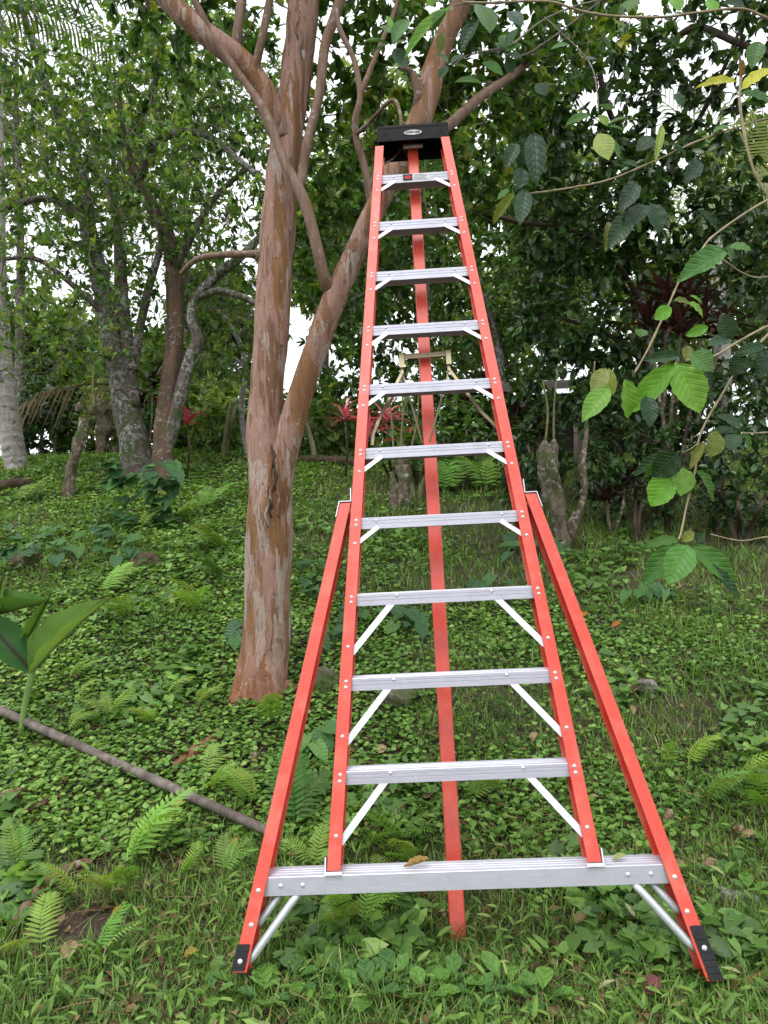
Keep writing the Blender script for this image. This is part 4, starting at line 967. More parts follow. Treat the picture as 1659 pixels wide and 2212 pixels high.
BRI, MID, DRK, OLV, YEL, PAL, BRN, GRY = (.16, .37, .045), (.065, .17, .03), (.018, .055, .016), (.15, .19, .03), (.46, .48, .04), (.28, .37, .11), (.22, .13, .04), (.035, .085, .038)
def r3(X, Y): return (1061.8 + .36 * X, .36 * Y)
def r6(X, Y): return (1061.8 + .36 * X, 530.9 + .36 * Y)
def r9(X, Y): return (1061.8 + .36 * X, 1061.8 + .36 * Y)
def r2(X, Y): return (530.9 + .36 * X, .36 * Y)
def hang(thing_, conv, rows, Y, meshes, k0=0):
    for k, (bx, by, tx, ty, wd, col) in enumerate(rows):
        a, e = conv(bx, by), conv(tx, ty); yb = Y + rng.normal(0, .02)
        L2 = math.hypot(a[0] - e[0], a[1] - e[1]) * pxm(Y)
        dy = rng.choice([-1, 1]) * L2 * rng.uniform(.15, .45)
        A = P(*a, yb); E_ = P(*e, yb + dy); wm = wd * .36 * pxm(Y)
        nn = Vector((rng.normal(0, .25), -1, .55 + rng.normal(0, .25)))
        cc = tuple(min(1, c_ * rng.uniform(.88, 1.12)) for c_ in col)
        part('leaf', meshes[(k + k0) % len(meshes)], thing_, frame(A, E_, nn, wm * 1.12), cc)
        MBs = None
def stem(thing_, pts, Y0, Y1, hw, mat=None, nodes=True, base=None):
    n = len(pts); ctrl = [(x, y, hw * .72, Y0 + (Y1 - Y0) * k / (n - 1)) for k, (x, y) in enumerate(pts)]
    p, r = limb_pts(ctrl, 8)
    r = [q * (1.45 if nodes and k % 9 == 0 else 1) for k, q in enumerate(r)]
    MB().tube(p, r, 8).build('stem', mat or m_stem, thing_, True, base)

# coffee bush reaching in from the right (it stands outside the frame)
gc = Vector((2.2, 2.2, gh(2.2, 2.2)))
cof = thing('coffee_bush', 'coffee bush reaching in from the right edge with large glossy wavy leaves', 'bush', gc)
Yc = 1.85
out1 = (1780, 560); root1 = P(1990, 900, 2.1)
stem(cof, [(1800, 380), (1659, 432), (1548, 504), (1512, 544), (1472, 599), (1440, 668), (1400, 754), (1371, 805)], 2.05, Yc, 3.0, None, True, gc)
stem(cof, [(1800, 640), (1659, 704), (1600, 735), (1540, 770), (1482, 779)], 2.05, Yc, 3.4, None, True, gc)
stem(cof, [(1760, 600), (1659, 722), (1602, 783), (1558, 855), (1526, 909), (1508, 956), (1503, 1010), (1483, 1093), (1472, 1148), (1465, 1166)], 2.05, Yc, 3.0, None, True, gc)
stem(cof, [(1780, 920), (1659, 934), (1604, 936)], 2.0, Yc, 2.2, None, True, gc)
stem(cof, [(1760, 1160), (1659, 1160), (1600, 1168), (1535, 1154)], 2.0, 1.9, 1.8, None, True, gc)
stem(cof, [(1508, 956), (1495, 968), (1475, 978)], Yc, Yc, 2.0, m_shoot, False, gc)
stem(cof, [(1780, 240), (1659, 256), (1520, 300), (1420, 345), (1310, 390), (1200, 411), (1145, 418)], 2.3, 2.35, 3.0, None, True, gc)
stem(cof, [(1600, 170), (1598, 216), (1605, 274), (1623, 353), (1652, 414), (1700, 480)], 2.1, 2.1, 4.0, None, True, gc)
stem(cof, [(1780, 90), (1659, 40), (1600, 19), (1500, 28), (1430, 37), (1330, 35), (1260, 25), (1180, 3), (1061, 6), (1000, 5)], 2.5, 2.5, 3.6, None, True, gc)
stem(cof, [(1760, 560), (1640, 600), (1560, 560), (1523, 531)], 2.1, 1.95, 2.0, None, True, gc)
MB().tube([gc + Vector((0, 0, -.1)), Vector((2.15, 2.15, .8)), P(1800, 640, 2.05), P(1790, 380, 2.05), P(1790, 90, 2.4)], [.03, .028, .02, .014, .008], 10).build('trunk', m_stump, cof, True, gc)
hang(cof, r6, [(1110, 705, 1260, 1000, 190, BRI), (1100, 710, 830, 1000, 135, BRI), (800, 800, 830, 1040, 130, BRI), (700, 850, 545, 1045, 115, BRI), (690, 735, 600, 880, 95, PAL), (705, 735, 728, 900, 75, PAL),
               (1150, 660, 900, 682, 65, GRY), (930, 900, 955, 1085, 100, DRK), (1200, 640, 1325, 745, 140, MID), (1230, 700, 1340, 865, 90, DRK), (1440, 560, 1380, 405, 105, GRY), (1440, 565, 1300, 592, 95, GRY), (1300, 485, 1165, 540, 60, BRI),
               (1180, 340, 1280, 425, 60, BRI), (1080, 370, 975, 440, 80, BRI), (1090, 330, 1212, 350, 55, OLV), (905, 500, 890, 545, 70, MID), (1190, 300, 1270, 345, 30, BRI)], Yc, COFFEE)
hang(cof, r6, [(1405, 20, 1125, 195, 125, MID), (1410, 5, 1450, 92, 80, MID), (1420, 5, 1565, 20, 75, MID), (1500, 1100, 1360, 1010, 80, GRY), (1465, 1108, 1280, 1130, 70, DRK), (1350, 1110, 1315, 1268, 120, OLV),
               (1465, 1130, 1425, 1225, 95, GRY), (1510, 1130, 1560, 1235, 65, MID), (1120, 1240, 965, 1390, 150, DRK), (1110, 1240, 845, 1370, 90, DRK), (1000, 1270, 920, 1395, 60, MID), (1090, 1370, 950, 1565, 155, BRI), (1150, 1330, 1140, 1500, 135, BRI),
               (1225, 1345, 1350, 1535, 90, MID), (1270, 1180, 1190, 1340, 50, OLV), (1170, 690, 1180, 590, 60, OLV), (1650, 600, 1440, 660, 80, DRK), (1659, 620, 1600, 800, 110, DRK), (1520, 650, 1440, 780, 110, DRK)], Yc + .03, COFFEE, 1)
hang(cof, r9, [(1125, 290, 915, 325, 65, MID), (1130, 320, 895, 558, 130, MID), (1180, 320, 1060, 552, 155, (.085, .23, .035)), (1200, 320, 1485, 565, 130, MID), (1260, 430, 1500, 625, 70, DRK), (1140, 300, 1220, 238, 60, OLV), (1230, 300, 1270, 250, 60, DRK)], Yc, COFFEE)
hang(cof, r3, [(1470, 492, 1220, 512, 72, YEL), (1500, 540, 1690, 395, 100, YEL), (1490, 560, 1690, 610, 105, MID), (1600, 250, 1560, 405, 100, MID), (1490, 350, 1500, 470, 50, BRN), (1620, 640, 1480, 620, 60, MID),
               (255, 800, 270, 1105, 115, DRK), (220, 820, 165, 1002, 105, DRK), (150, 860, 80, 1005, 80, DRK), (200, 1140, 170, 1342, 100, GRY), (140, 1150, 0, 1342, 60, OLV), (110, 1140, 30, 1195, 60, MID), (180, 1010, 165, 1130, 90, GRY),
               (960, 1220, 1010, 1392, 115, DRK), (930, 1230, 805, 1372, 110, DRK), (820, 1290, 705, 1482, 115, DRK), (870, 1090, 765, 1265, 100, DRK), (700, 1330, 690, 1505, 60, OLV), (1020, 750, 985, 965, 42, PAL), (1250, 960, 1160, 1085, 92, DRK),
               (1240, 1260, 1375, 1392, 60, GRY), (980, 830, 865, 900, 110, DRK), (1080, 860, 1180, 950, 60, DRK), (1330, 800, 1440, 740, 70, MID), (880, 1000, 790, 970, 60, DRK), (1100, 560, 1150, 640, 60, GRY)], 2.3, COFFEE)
# broad-leaved branch over the ladder top
gt = Vector((P(1250, 40, 2.9).x, 2.9, 0)); 
ob_ = thing('leafy_bough', 'bough of broad oval leaves hanging in above the ladder cap', 'branch', P(1700, -60, 3.1))
gbz = ob_.location.copy()
stem(ob_, [(1700, -60), (1500, -10), (1300, 0), (1180, 40), (1100, 100), (1050, 112)], 3.1, 2.8, 3.0, m_twig, False, gbz)
stem(ob_, [(1300, 0), (1150, 110), (1095, 118), (1090, 105)], 3.0, 2.8, 2.2, m_twig, False, gbz)
stem(ob_, [(1100, 100), (1010, 120), (985, 138), (975, 140)], 2.8, 2.8, 2.2, m_twig, False, gbz)
stem(ob_, [(1060, 20), (985, 10), (900, 60), (845, 95)], 2.9, 2.8, 2.0, m_twig, False, gbz)
stem(ob_, [(1180, 40), (1270, 130), (1290, 200), (1292, 245)], 3.0, 2.8, 2.0, m_twig, False, gbz)
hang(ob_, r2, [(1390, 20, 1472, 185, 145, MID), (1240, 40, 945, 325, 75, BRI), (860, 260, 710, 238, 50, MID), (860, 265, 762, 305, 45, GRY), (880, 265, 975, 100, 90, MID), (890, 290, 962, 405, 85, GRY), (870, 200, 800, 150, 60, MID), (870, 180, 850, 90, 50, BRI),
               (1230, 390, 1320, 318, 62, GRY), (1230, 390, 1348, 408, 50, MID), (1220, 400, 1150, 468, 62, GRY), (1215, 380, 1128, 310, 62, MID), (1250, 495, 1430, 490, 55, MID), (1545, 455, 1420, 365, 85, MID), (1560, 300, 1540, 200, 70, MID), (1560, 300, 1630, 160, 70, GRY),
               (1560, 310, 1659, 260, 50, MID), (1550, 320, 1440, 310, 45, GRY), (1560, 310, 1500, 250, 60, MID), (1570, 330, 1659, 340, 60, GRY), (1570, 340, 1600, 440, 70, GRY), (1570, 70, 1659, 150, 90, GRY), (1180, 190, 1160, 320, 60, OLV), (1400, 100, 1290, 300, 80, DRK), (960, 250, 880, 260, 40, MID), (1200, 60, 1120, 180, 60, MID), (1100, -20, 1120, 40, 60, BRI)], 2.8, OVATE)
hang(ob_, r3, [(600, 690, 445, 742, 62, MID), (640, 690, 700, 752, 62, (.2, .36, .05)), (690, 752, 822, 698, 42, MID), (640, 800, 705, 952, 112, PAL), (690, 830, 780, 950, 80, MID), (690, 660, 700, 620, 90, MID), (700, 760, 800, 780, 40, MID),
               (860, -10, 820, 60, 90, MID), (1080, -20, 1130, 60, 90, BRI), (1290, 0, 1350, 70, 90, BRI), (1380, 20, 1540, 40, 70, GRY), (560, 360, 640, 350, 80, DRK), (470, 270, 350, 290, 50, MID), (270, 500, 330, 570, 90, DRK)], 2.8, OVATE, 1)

# ------------------------------------------------------------------ ferns
def frond_mesh(n, arch, seed, droop=.12):
    r_ = random.Random(seed); mb = MB(); rib = []
    for k in range(11):
        u = k / 10; rib.append(Vector((u, .03 * math.sin(u * 3 + seed), arch * (u - 1.25 * u * u))))
    mb.tube(rib, [.008 * (1 - .8 * k / 10) for k in range(11)], 4)
    for k in range(n):
        u = .12 + .86 * k / n; f = u * 10; i = min(int(f), 9); o = rib[i].lerp(rib[i + 1], f - i)
        ln = .30 * math.sin(math.pi * min(1, .16 + .86 * u)) ** .75 * (1 if u < .8 else 1) + .012
        wv = .30 / n
        for sg in (-1, 1):
            a = .25 + .35 * u + r_.uniform(-.06, .06); d = Vector((math.sin(a), sg * math.cos(a), r_.uniform(-.05, .1)))
            p1 = o + d * ln * .45 + Vector((0, 0, .012)); e = o + d * ln + Vector((.02, 0, -droop * ln)); t_ = Vector((1, 0, 0)) * wv
            mb.add([o - t_ * .8, o + t_ * .8, p1 - t_, p1 + t_ * .95, e], [(0, 1, 3, 2), (2, 3, 4)] if sg < 0 else [(1, 0, 2, 3), (3, 2, 4)])
    me = mb.mesh('frond'); me.materials.append(m_fern); return me
FROND = [frond_mesh(12, .35, 1, .2), frond_mesh(14, .55, 2, .3), frond_mesh(11, .2, 3, .25), frond_mesh(13, .8, 4, .4)]
FB, FM, FD = (.28, .44, .085), (.19, .34, .065), (.085, .18, .042)
def fern(px, py, L, n, col, label, heading=None, spread=1.3, el=.72, group='ferns in the ground cover'):
    g = G(px, py); t_ = thing('fern', label, 'fern', g, group)
    for k in range(n):
        a = (heading if heading is not None else -math.pi / 2) + (rng.uniform(-spread, spread) if n > 1 else 0)
        e = el + rng.normal(0, .18); l = L * 1.08 * rng.uniform(.75, 1.15)
        d = Vector((math.cos(a) * math.cos(e), math.sin(a) * math.cos(e), math.sin(e))); o = g + Vector((0, 0, .03))
        part('frond', FROND[int(rng.integers(4))], t_, frame(o, o + d * l, Vector((0, 0, 1)) - d * .2, l * 1.0), tuple(c_ * rng.uniform(.85, 1.15) for c_ in col))
R_ = 0; L_ = math.pi
ferns = [
    (288, 1880, .30, 4, FB, 'largest bright yellow-green fern right of the bare soil patch', .5, 1.0), (169, 1955, .17, 3, FB, 'bright fern overhanging the left of the bare soil patch', 3.6, .8), (235, 1945, .18, 4, FB, 'bright fern at the top edge of the bare soil patch', 4.6, .9),
    (285, 1930, .17, 3, FM, 'fern with a hanging frond right above the bare soil patch', 5.2, .6), (85, 2075, .22, 2, FB, 'face-on pale green fern frond left of the bare soil patch', 1.6, .25), (215, 2075, .16, 3, FM, 'mid-green fern at the lower edge of the bare soil patch', .6, 1),
    (396, 1905, .15, 3, FB, 'small fern in the grass midway between soil patch and left ladder leg', 0, 1.2), (446, 1690, .19, 2, FB, 'narrow upright fern beside the exposed root', 1.5, .4), (461, 1715, .15, 3, FB, 'small bright fern under the exposed root', 0, 1.5),
    (548, 1745, .22, 5, FB, 'bushy fern tuft where the bamboo pole meets the ladder leg', 3.0, 1.2), (486, 1900, .15, 4, FM, 'mid-green fern just left of the left flared leg', .5, 1.4), (20, 2085, .14, 3, FB, 'fern at the left edge below the soil patch', 0, 1.0), (35, 1890, .18, 4, FM, 'fern at the left edge above the fallen branch', 1.2, 1.4), (30, 1925, .13, 3, FB, 'bright small fern at the left edge beside the fallen branch', 5.5, 1.0),
    (640, 1800, .30, 5, FD, 'large dark fern between left flared leg and left rail', .9, 1.2), (872, 1825, .22, 5, FM, 'spiky fern between the left rail and the red pole', 4.9, 1.6), (800, 1845, .16, 3, FM, 'small fern right beside the left rail foot', 0, 1.2), (893, 1880, .16, 4, FB, 'bright fern just above the base bar left of the pole', 4.2, 1.2),
    (735, 2020, .19, 4, FB, 'bright fern under the base bar near the left diagonal tube', 4.8, 1.0), (785, 2015, .16, 3, FB, 'small bright fern under the middle of the base bar', .5, 1.0), (828, 1985, .18, 3, FM, 'fern hanging under the base bar left of the pole', 1.5, 1.3), (690, 1990, .2, 3, FD, 'dark fern under the left end of the base bar', 1.2, 1.3), (680, 1885, .16, 4, FB, 'fern row peeking over the base bar at its left end', 1.4, 1.2),
    (1490, 1665, .22, 4, FB, 'bright fern in the grass right of the right flared leg', .6, 1.0), (1440, 1665, .14, 3, FB, 'small fern against the right flared leg', 4.5, 1.0), (1530, 1745, .2, 4, FM, 'arching fern right of the right flared leg, lower of the pair', 5.6, .9), (1600, 1705, .2, 4, FB, 'fern near the right edge above the tan stone', 5.2, 1.0), (1648, 1760, .2, 4, FM, 'fern cut by the right edge', 4.6, 1.0), (1110, 1560, .2, 3, FD, 'dark fern beside the right rail below the ninth step', 3.4, .8),
    (1080, 1730, .2, 3, FM, 'fern inside the ladder by the lowest right knee brace', 3.5, .9), (1020, 1740, .15, 3, FM, 'small fern right of the red pole above the base bar', 1, 1),
    (232, 1290, .34, 4, FB, 'tall bright fern on the slope above the ginger plant', 1.2, .6), (270, 1345, .26, 4, FM, 'arching fern behind the ginger leaf', 4.6, 1.2), (428, 1325, .28, 5, FB, 'fern with drooping fronds halfway from ginger plant to trunk', 4.9, 1.2), (150, 1475, .2, 3, FB, 'bright arching fern right behind the ginger stem', .2, .6), (364, 1510, .16, 3, FB, 'small bright fern below the middle of the creeper bank', .6, 1),
    (235, 1560, .2, 5, FB, 'star-shaped bright fern above the bamboo pole', 1.2, 1.6), (325, 1575, .16, 4, FB, 'fern just above the bamboo pole, right of the star-shaped one', 4.8, 1.2), (150, 1590, .16, 3, FB, 'fern touching the bamboo pole near the ginger stem', .5, .9), (430, 1535, .17, 4, FB, 'fern left of the trunk foot', .2, 1.2), (166, 1530, .15, 3, FB, 'small fern right of the ginger stem', .9, 1),
    (586, 1570, .26, 2, FM, 'long single-frond fern at the trunk foot', 4.8, .3), (300, 1150, .4, 3, FB, 'pale fern below the arrowhead vine', 1.0, .8), (485, 1190, .4, 5, FM, 'blue-green fern left of the trunk on the slope', 3.4, .9), (480, 1260, .32, 4, FD, 'dim fern close to the left side of the trunk', 3.6, .9), (40, 1090, .45, 4, FM, 'fern at the left edge beside the fallen wood', 1.0, .9), (440, 1105, .45, 4, FM, 'fern in the shade between lichened tree and trunk', 1.5, 1.0),
    (960, 1070, .6, 7, FM, 'large sword fern behind the ladder left of the red pole', 1.6, 1.3), (1050, 1065, .6, 7, FM, 'large sword fern behind the ladder by the right rail', 1.5, 1.3), (380, 1120, .3, 3, FB, 'small pale fern at the foot of the brown stem', .5, .8), (1595, 1075, .22, 2, (.16, .26, .10), 'pale lobed fern frond on the dark right bank', 4.6, .4)]
for a in ferns: fern(*a[:6], heading=a[6], spread=a[7])

# ------------------------------------------------------------------ arrowhead plants
ar = MB()
Va = [(0, 0, 0), (.35, 0, -.03), (.7, 0, -.06), (1, 0, -.14), (.16, .40, .05), (.5, .34, .03), (.8, .16, -.04), (-.28, .34, .0), (-.20, .12, .02), (.16, -.40, .05), (.5, -.34, .03), (.8, -.16, -.04), (-.28, -.34, .0), (-.20, -.12, .02)]
ar.add(Va, [(0, 1, 5, 4), (1, 2, 6, 5), (2, 3, 6), (0, 4, 7, 8), (0, 9, 10, 1), (1, 10, 11, 2), (2, 11, 3), (0, 13, 12, 9)])
ARROW = ar.mesh('arrowhead_leaf', True); ARROW.materials.append(m_arrow)
AC = [(.05, .135, .045), (.065, .17, .045), (.04, .11, .04), (.09, .2, .05)]
def arrow_plant(label, px, py, n, rx, ry, L, cols=AC, group='arrowhead plants on the slope', climb=None):
    g = G(px, py); t_ = thing('arrowhead_plant', label, 'plant', g, group)
    for k in range(n):
        if climb:
            x, y = px + rng.uniform(-rx, rx), py + rng.uniform(-ry, .1 * ry); o = P(x, y, g.y - rng.uniform(.05, .25)); o.z = max(o.z, gh(o.x, o.y) + .05)
        else:
            q = G(px + rng.uniform(-rx, rx), py + rng.uniform(-ry, ry)); o = q + Vector((0, 0, L * rng.uniform(.5, 1.0)))
        f = g if climb is None else o + Vector((0, .12, -.05))
        l = L * rng.uniform(.7, 1.2); a = rng.uniform(-2.6, -.5); e = rng.uniform(-.9, .1)
        d = Vector((math.cos(a) * math.cos(e), math.sin(a) * math.cos(e), math.sin(e)))
        part('leaf', ARROW, t_, frame(o, o + d * l, Vector((rng.normal(0, .25), -.45, 1)), l * .95), cols[int(rng.integers(4))])
        b0 = Vector((o.x + rng.normal(0, .02), o.y + .06, gh(o.x, o.y + .06))) if climb is None else f
        MB().tube([b0, (b0 + o) / 2 + Vector((0, .02, .02)), o], .0028, 5).build('petiole', m_shoot, t_, True, g)
arrow_plant('arrowhead vine climbing the foot of the lichened tree', 300, 1130, 64, 80, 140, .21, climb=True)
arrow_plant('arrowhead leaves massed at the left edge of the slope', 60, 1200, 26, 90, 40, .17)
arrow_plant('arrowhead leaves on the slope below the lichened tree', 220, 1200, 22, 90, 35, .15)
arrow_plant('arrowhead plant just right of the trunk on the slope', 680, 1275, 10, 45, 40, .14)
arrow_plant('arrowhead plant between the flared left leg and left rail', 735, 1370, 12, 55, 45, .13)
arrow_plant('arrowhead plant left of the red pole below the eighth step', 870, 1360, 12, 45, 35, .13)
arrow_plant('arrowhead plant clinging to the left side of the trunk foot', 505, 1400, 3, 14, 25, .12)
arrow_plant('arrowhead plant with pale veins beside the left flared leg', 690, 1620, 10, 35, 30, .10, [(.08, .2, .05), (.10, .24, .06), (.07, .17, .05), (.12, .26, .07)])
arrow_plant('pale-veined arrowhead plant by the right rubber boot', 1590, 2055, 3, 15, 20, .06, [(.12, .27, .06)] * 4)
arrow_plant('arrowhead plant right of the ladder on the grassy slope', 1410, 1290, 9, 70, 35, .11)
arrow_plant('arrowhead leaves right of the red pole below the eighth step', 1060, 1300, 8, 60, 25, .12)
arrow_plant('arrowhead leaves at the foot of the twisted stumps', 1150, 1200, 10, 70, 25, .14)

# ------------------------------------------------------------------ ginger plant, left edge
gg = G(45, 1590)
gi = thing('ginger_plant', 'ginger-like plant with big purple-ribbed leaves at the left edge', 'plant', gg)
Yg = gg.y
p, r = limb_pts([(44, 1600, 6, Yg), (50, 1545, 6, Yg), (60, 1495, 7, Yg), (72, 1446, 6, Yg)], 5); MB().tube(p, r, 12).build('stem', plain('ginger_stem', (.16, .27, .07), .5), gi, True, gg)
for (a, e, wd, col, nn) in (((70, 1456), (226, 1284), 46, (.21, .36, .10), (-.45, -.85, .35)), ((70, 1452), (-55, 1312), 60, (.06, .16, .055), (.25, -.85, .5)), ((52, 1395), (108, 1286), 22, (.13, .27, .05), (.6, -.6, .7)), ((-60, 1352), (106, 1287), 30, (.10, .22, .05), (.1, -.5, 1)),
                            ((-30, 1360), (8, 1240), 26, (.15, .30, .08), (.5, -.8, .3))):
    part('leaf', GINGER[0], gi, frame(P(*a, Yg), P(*e, Yg - .10), nn, wd * pxm(Yg) * 1.15), col)

# ------------------------------------------------------------------ broad weeds at the front, with seed spikes
sp0 = MB(); sp0.tube([(0, 0, 0), (.02, 0, .4), (.0, .02, .62)], [.006, .005, .005], 5)
sp0.tube([(0, .02, .6), (.01, .02, .8), (.03, .02, 1)], [.018, .022, .006], 6, lambda q, a, u: 1 + .35 * math.sin(u * 60 + a * 3))
SPIKE = sp0.mesh('seed_spike', True); SPIKE.materials.append(plain('seed_spike', (.27, .30, .13), .8))
WC = [(.09, .21, .045), (.12, .26, .05), (.075, .175, .05), (.14, .29, .05)]
weed_n = 0
def weed(px, py, n, L, spikes, label, group):
    g = G(px, py); t_ = thing('broadleaf_weed', label, 'weed', g, group)
    for k in range(n):
        a = k * 6.28 / n + rng.uniform(-.4, .4); e = rng.uniform(.15, .8); l = L * rng.uniform(.7, 1.2); d = Vector((math.cos(a) * math.cos(e), math.sin(a) * math.cos(e), math.sin(e)))
        o = g + Vector((d.x, d.y, .15)) * l * .35 + Vector((0, 0, .035))
        part('leaf', PLANT[k % 2], t_, frame(o, o + d * l, Vector((0, 0, 1)), l * rng.uniform(.55, .72)), WC[int(rng.integers(4))])
        MB().tube([g, (g + o) / 2, o], .0016, 4).build('petiole', m_shoot, t_, True, g)
    for k in range(spikes):
        h_ = rng.uniform(.08, .15); part('seed_spike', SPIKE, t_, frame(g, g + Vector((rng.normal(0, .015), rng.normal(0, .015), 1)) * h_, (0, -1, 0), h_, h_))
ORD = 'first second third fourth fifth sixth seventh eighth ninth tenth eleventh twelfth thirteenth'.split()
for k, (px, py) in enumerate([(455, 2175), (520, 2150), (575, 2180), (630, 2140), (690, 2175), (745, 2135), (800, 2170), (855, 2140), (915, 2175), (975, 2150), (1035, 2180), (1095, 2155), (1170, 2185)]):
    weed(px, py, int(rng.integers(4, 7)), rng.uniform(.055, .085), 1 + int(rng.random() < .35), ORD[k] + ' round-leaved plantain from the left in the row along the bottom edge', 'plantain weeds along the bottom edge')
for (px, py, lb) in [(1395, 2110, 'round-leaved weed in the grass left of the right rubber boot'), (1490, 2125, 'round-leaved weed just below the right rubber boot'), (1310, 1950, 'round-leaved weed under the right end of the base bar'), (1590, 1880, 'leafy weed right of the tan stone'), (1640, 1850, 'leafy weed at the right edge near the tan stone'), (1555, 1910, 'leafy weed below the tan stone'), (1620, 1950, 'leafy weed at the right edge below the tan stone'), (1530, 2140, 'round-leaved weed beside the reddish twig'), (30, 2020, 'pale leafy weed at the left edge beside the fallen branch'), (420, 1830, 'grey-green leafy weed below the bamboo pole')]:
    weed(px, py, 6, .065, 0, lb, 'broad-leaved weeds near the ladder feet')
# soft upright herbs on the right slope
def herb(px, py, h_, label):
    g = G(px, py); t_ = thing('leafy_herb', label, 'herb', g, 'upright herbs on the right slope')
    MB().tube([g, g + Vector((.01, 0, h_ * .5)), g + Vector((0, 0, h_))], .003, 5).build('stem', m_shoot, t_, True, g)
    for k in range(9):
        u = .25 + .75 * k / 8; a = k * 1.57 + .3; d = Vector((math.cos(a) * .8, math.sin(a) * .8, .25)); o = g + Vector((0, 0, h_ * u)); l = .085 * (1.15 - .5 * u)
        part('leaf', PLANT[k % 2], t_, frame(o, o + d * l, (0, 0, 1), l * .5), (.10, .18, .075))
for (px, py, h_, lb) in [(1530, 1330, .24, 'grey-green leafy herb under the lowest hanging leaves'), (1560, 1345, .2, 'grey-green herb right of the one under the hanging leaves'), (1500, 1320, .16, 'short grey-green herb left of the one under the hanging leaves'), (1325, 1225, .22, 'leafy herb on the slope right of the twisted stumps'), (1605, 1335, .15, 'small grey-green herb near the right edge of the slope')]:
    herb(px, py, h_, lb)

# ------------------------------------------------------------------ things lying on the ground
def lying(name, label, cat, ctrl, mat, sides=14, amp=.08, freq=10, lift=1.0, nodes=None, group=None):
    """ctrl: (px, py, radius in m); the piece rests on the ground under those pixels"""
    A = catmull([(*G(x, y), r_) for x, y, r_ in ctrl], 8)
    p = [Vector((a[0], a[1], gh(a[0], a[1]) + a[3] * lift)) for a in A]
    for _ in range(6 if nodes else 1):
        p = [p[0]] + [(p[k - 1] + p[k] * 2 + p[k + 1]) / 4 for k in range(1, len(p) - 1)] + [p[-1]]
    r_ = [a[3] for a in A]; base = p[0].copy()
    o = MB().tube(p, r_, sides, bark_disp(amp, freq, ctrl[0][0])).build(name, mat, None, True, base); o.location = base
    tag(o, label, cat, group); return o, p, r_
# bamboo pole: internodes with raised rings
Ab = [G(-40, 1540), G(100, 1598), G(230, 1650), G(350, 1702), G(470, 1760), G(560, 1812), G(592, 1830)]
bm = thing('bamboo_pole', 'weathered grey bamboo pole lying across the grass to the ladder leg', 'pole', Ab[0])
A0 = Ab[0] + Vector((0, 0, .06)); A1 = Ab[-1] + Vector((0, 0, .05))
pts = [A0.lerp(A1, k / 60) for k in range(61)]
lift = sorted(gh(q.x, q.y) + .040 - q.z for q in pts)[56]
pts = [q + Vector((0, 0, lift)) for k, q in enumerate(pts)]
MB().tube(pts, [.0232 - .003 * k / 60 for k in range(61)], 16, bark_disp(.02, 8, 3)).build('culm', m_bamboo, bm, True, Ab[0])
for k in (6, 14, 22, 29, 37, 44, 52):
    d = (pts[k + 1] - pts[k - 1]).normalized(); q = pts[k]; rr = .0232 - .003 * k / 60
    MB().tube([q - d * .007, q - d * .003, q + d * .003, q + d * .007], [rr, rr + .0032, rr + .0032, rr], 16).build('node_ring', m_bamboo, bm, True, Ab[0])
lying('fallen_branch', 'rough fallen branch half sunk in soil at the lower left', 'branch', [(30, 2010, .022), (70, 1960, .024), (110, 1915, .026), (165, 1880, .020), (200, 1868, .012)], m_log, 12, .2, 12)
lying('fallen_branch', 'short fallen branch cut by the left edge below the bamboo pole', 'branch', [(-20, 1755, .03), (20, 1735, .03), (48, 1720, .022)], m_log, 12, .2, 12)
lying('fallen_branch', 'thin fallen branch in the grass below the bamboo pole at the left', 'branch', [(20, 1770, .012), (70, 1752, .014), (118, 1728, .009)], m_log, 10, .15, 12)
lying('fallen_twig', 'smooth reddish twig on the ground by the right rubber boot', 'twig', [(1535, 2152, .007), (1580, 2135, .010), (1625, 2122, .011), (1700, 2108, .012)], bark('red_twig', [(0, (.22, .08, .04)), (.5, (.33, .14, .08)), (1, (.42, .22, .14))], (1, 1, 1), 8), 12, .12, 20)
lying('fallen_log', 'dark log lying on the crest behind the ladder', 'log', [(640, 1003, .06), (720, 1005, .07), (810, 1006, .06)], m_mound, 12, .2, 6)
lying('fallen_log', 'dark fallen wood at the left edge on the slope', 'log', [(-20, 1065, .06), (30, 1058, .08), (72, 1050, .05)], m_mound, 12, .25, 6)
lying('exposed_root', 'orange-brown exposed root left of the trunk foot', 'root', [(372, 1655, .012), (405, 1640, .028), (440, 1615, .034), (470, 1592, .02)], m_bark_main, 14, .25, 10, .2)
lying('exposed_root', 'brown root in the litter between trunk foot and left flared leg', 'root', [(540, 1590, .02), (548, 1630, .024), (552, 1680, .014)], m_log, 12, .25, 10, .2)
lying('rotten_stick', 'pale rotten stick in the grass beside the right flared leg', 'stick', [(1240, 2025, .008), (1270, 2045, .012), (1310, 2035, .014), (1330, 2020, .009)][::-1], m_stump, 10, .2, 20)
lying('fallen_twig', 'thin dry twig lying in the grass left of the left flared leg', 'twig', [(330, 1940, .003), (420, 1940, .0035), (500, 1952, .003)], m_log, 6, .1, 20)
lying('rotten_log', 'flat grey weathered wood under the right diagonal tubes', 'log', [(1500, 1905, .02), (1560, 1935, .03), (1640, 1945, .025)], m_rock, 12, .2, 9, .0)

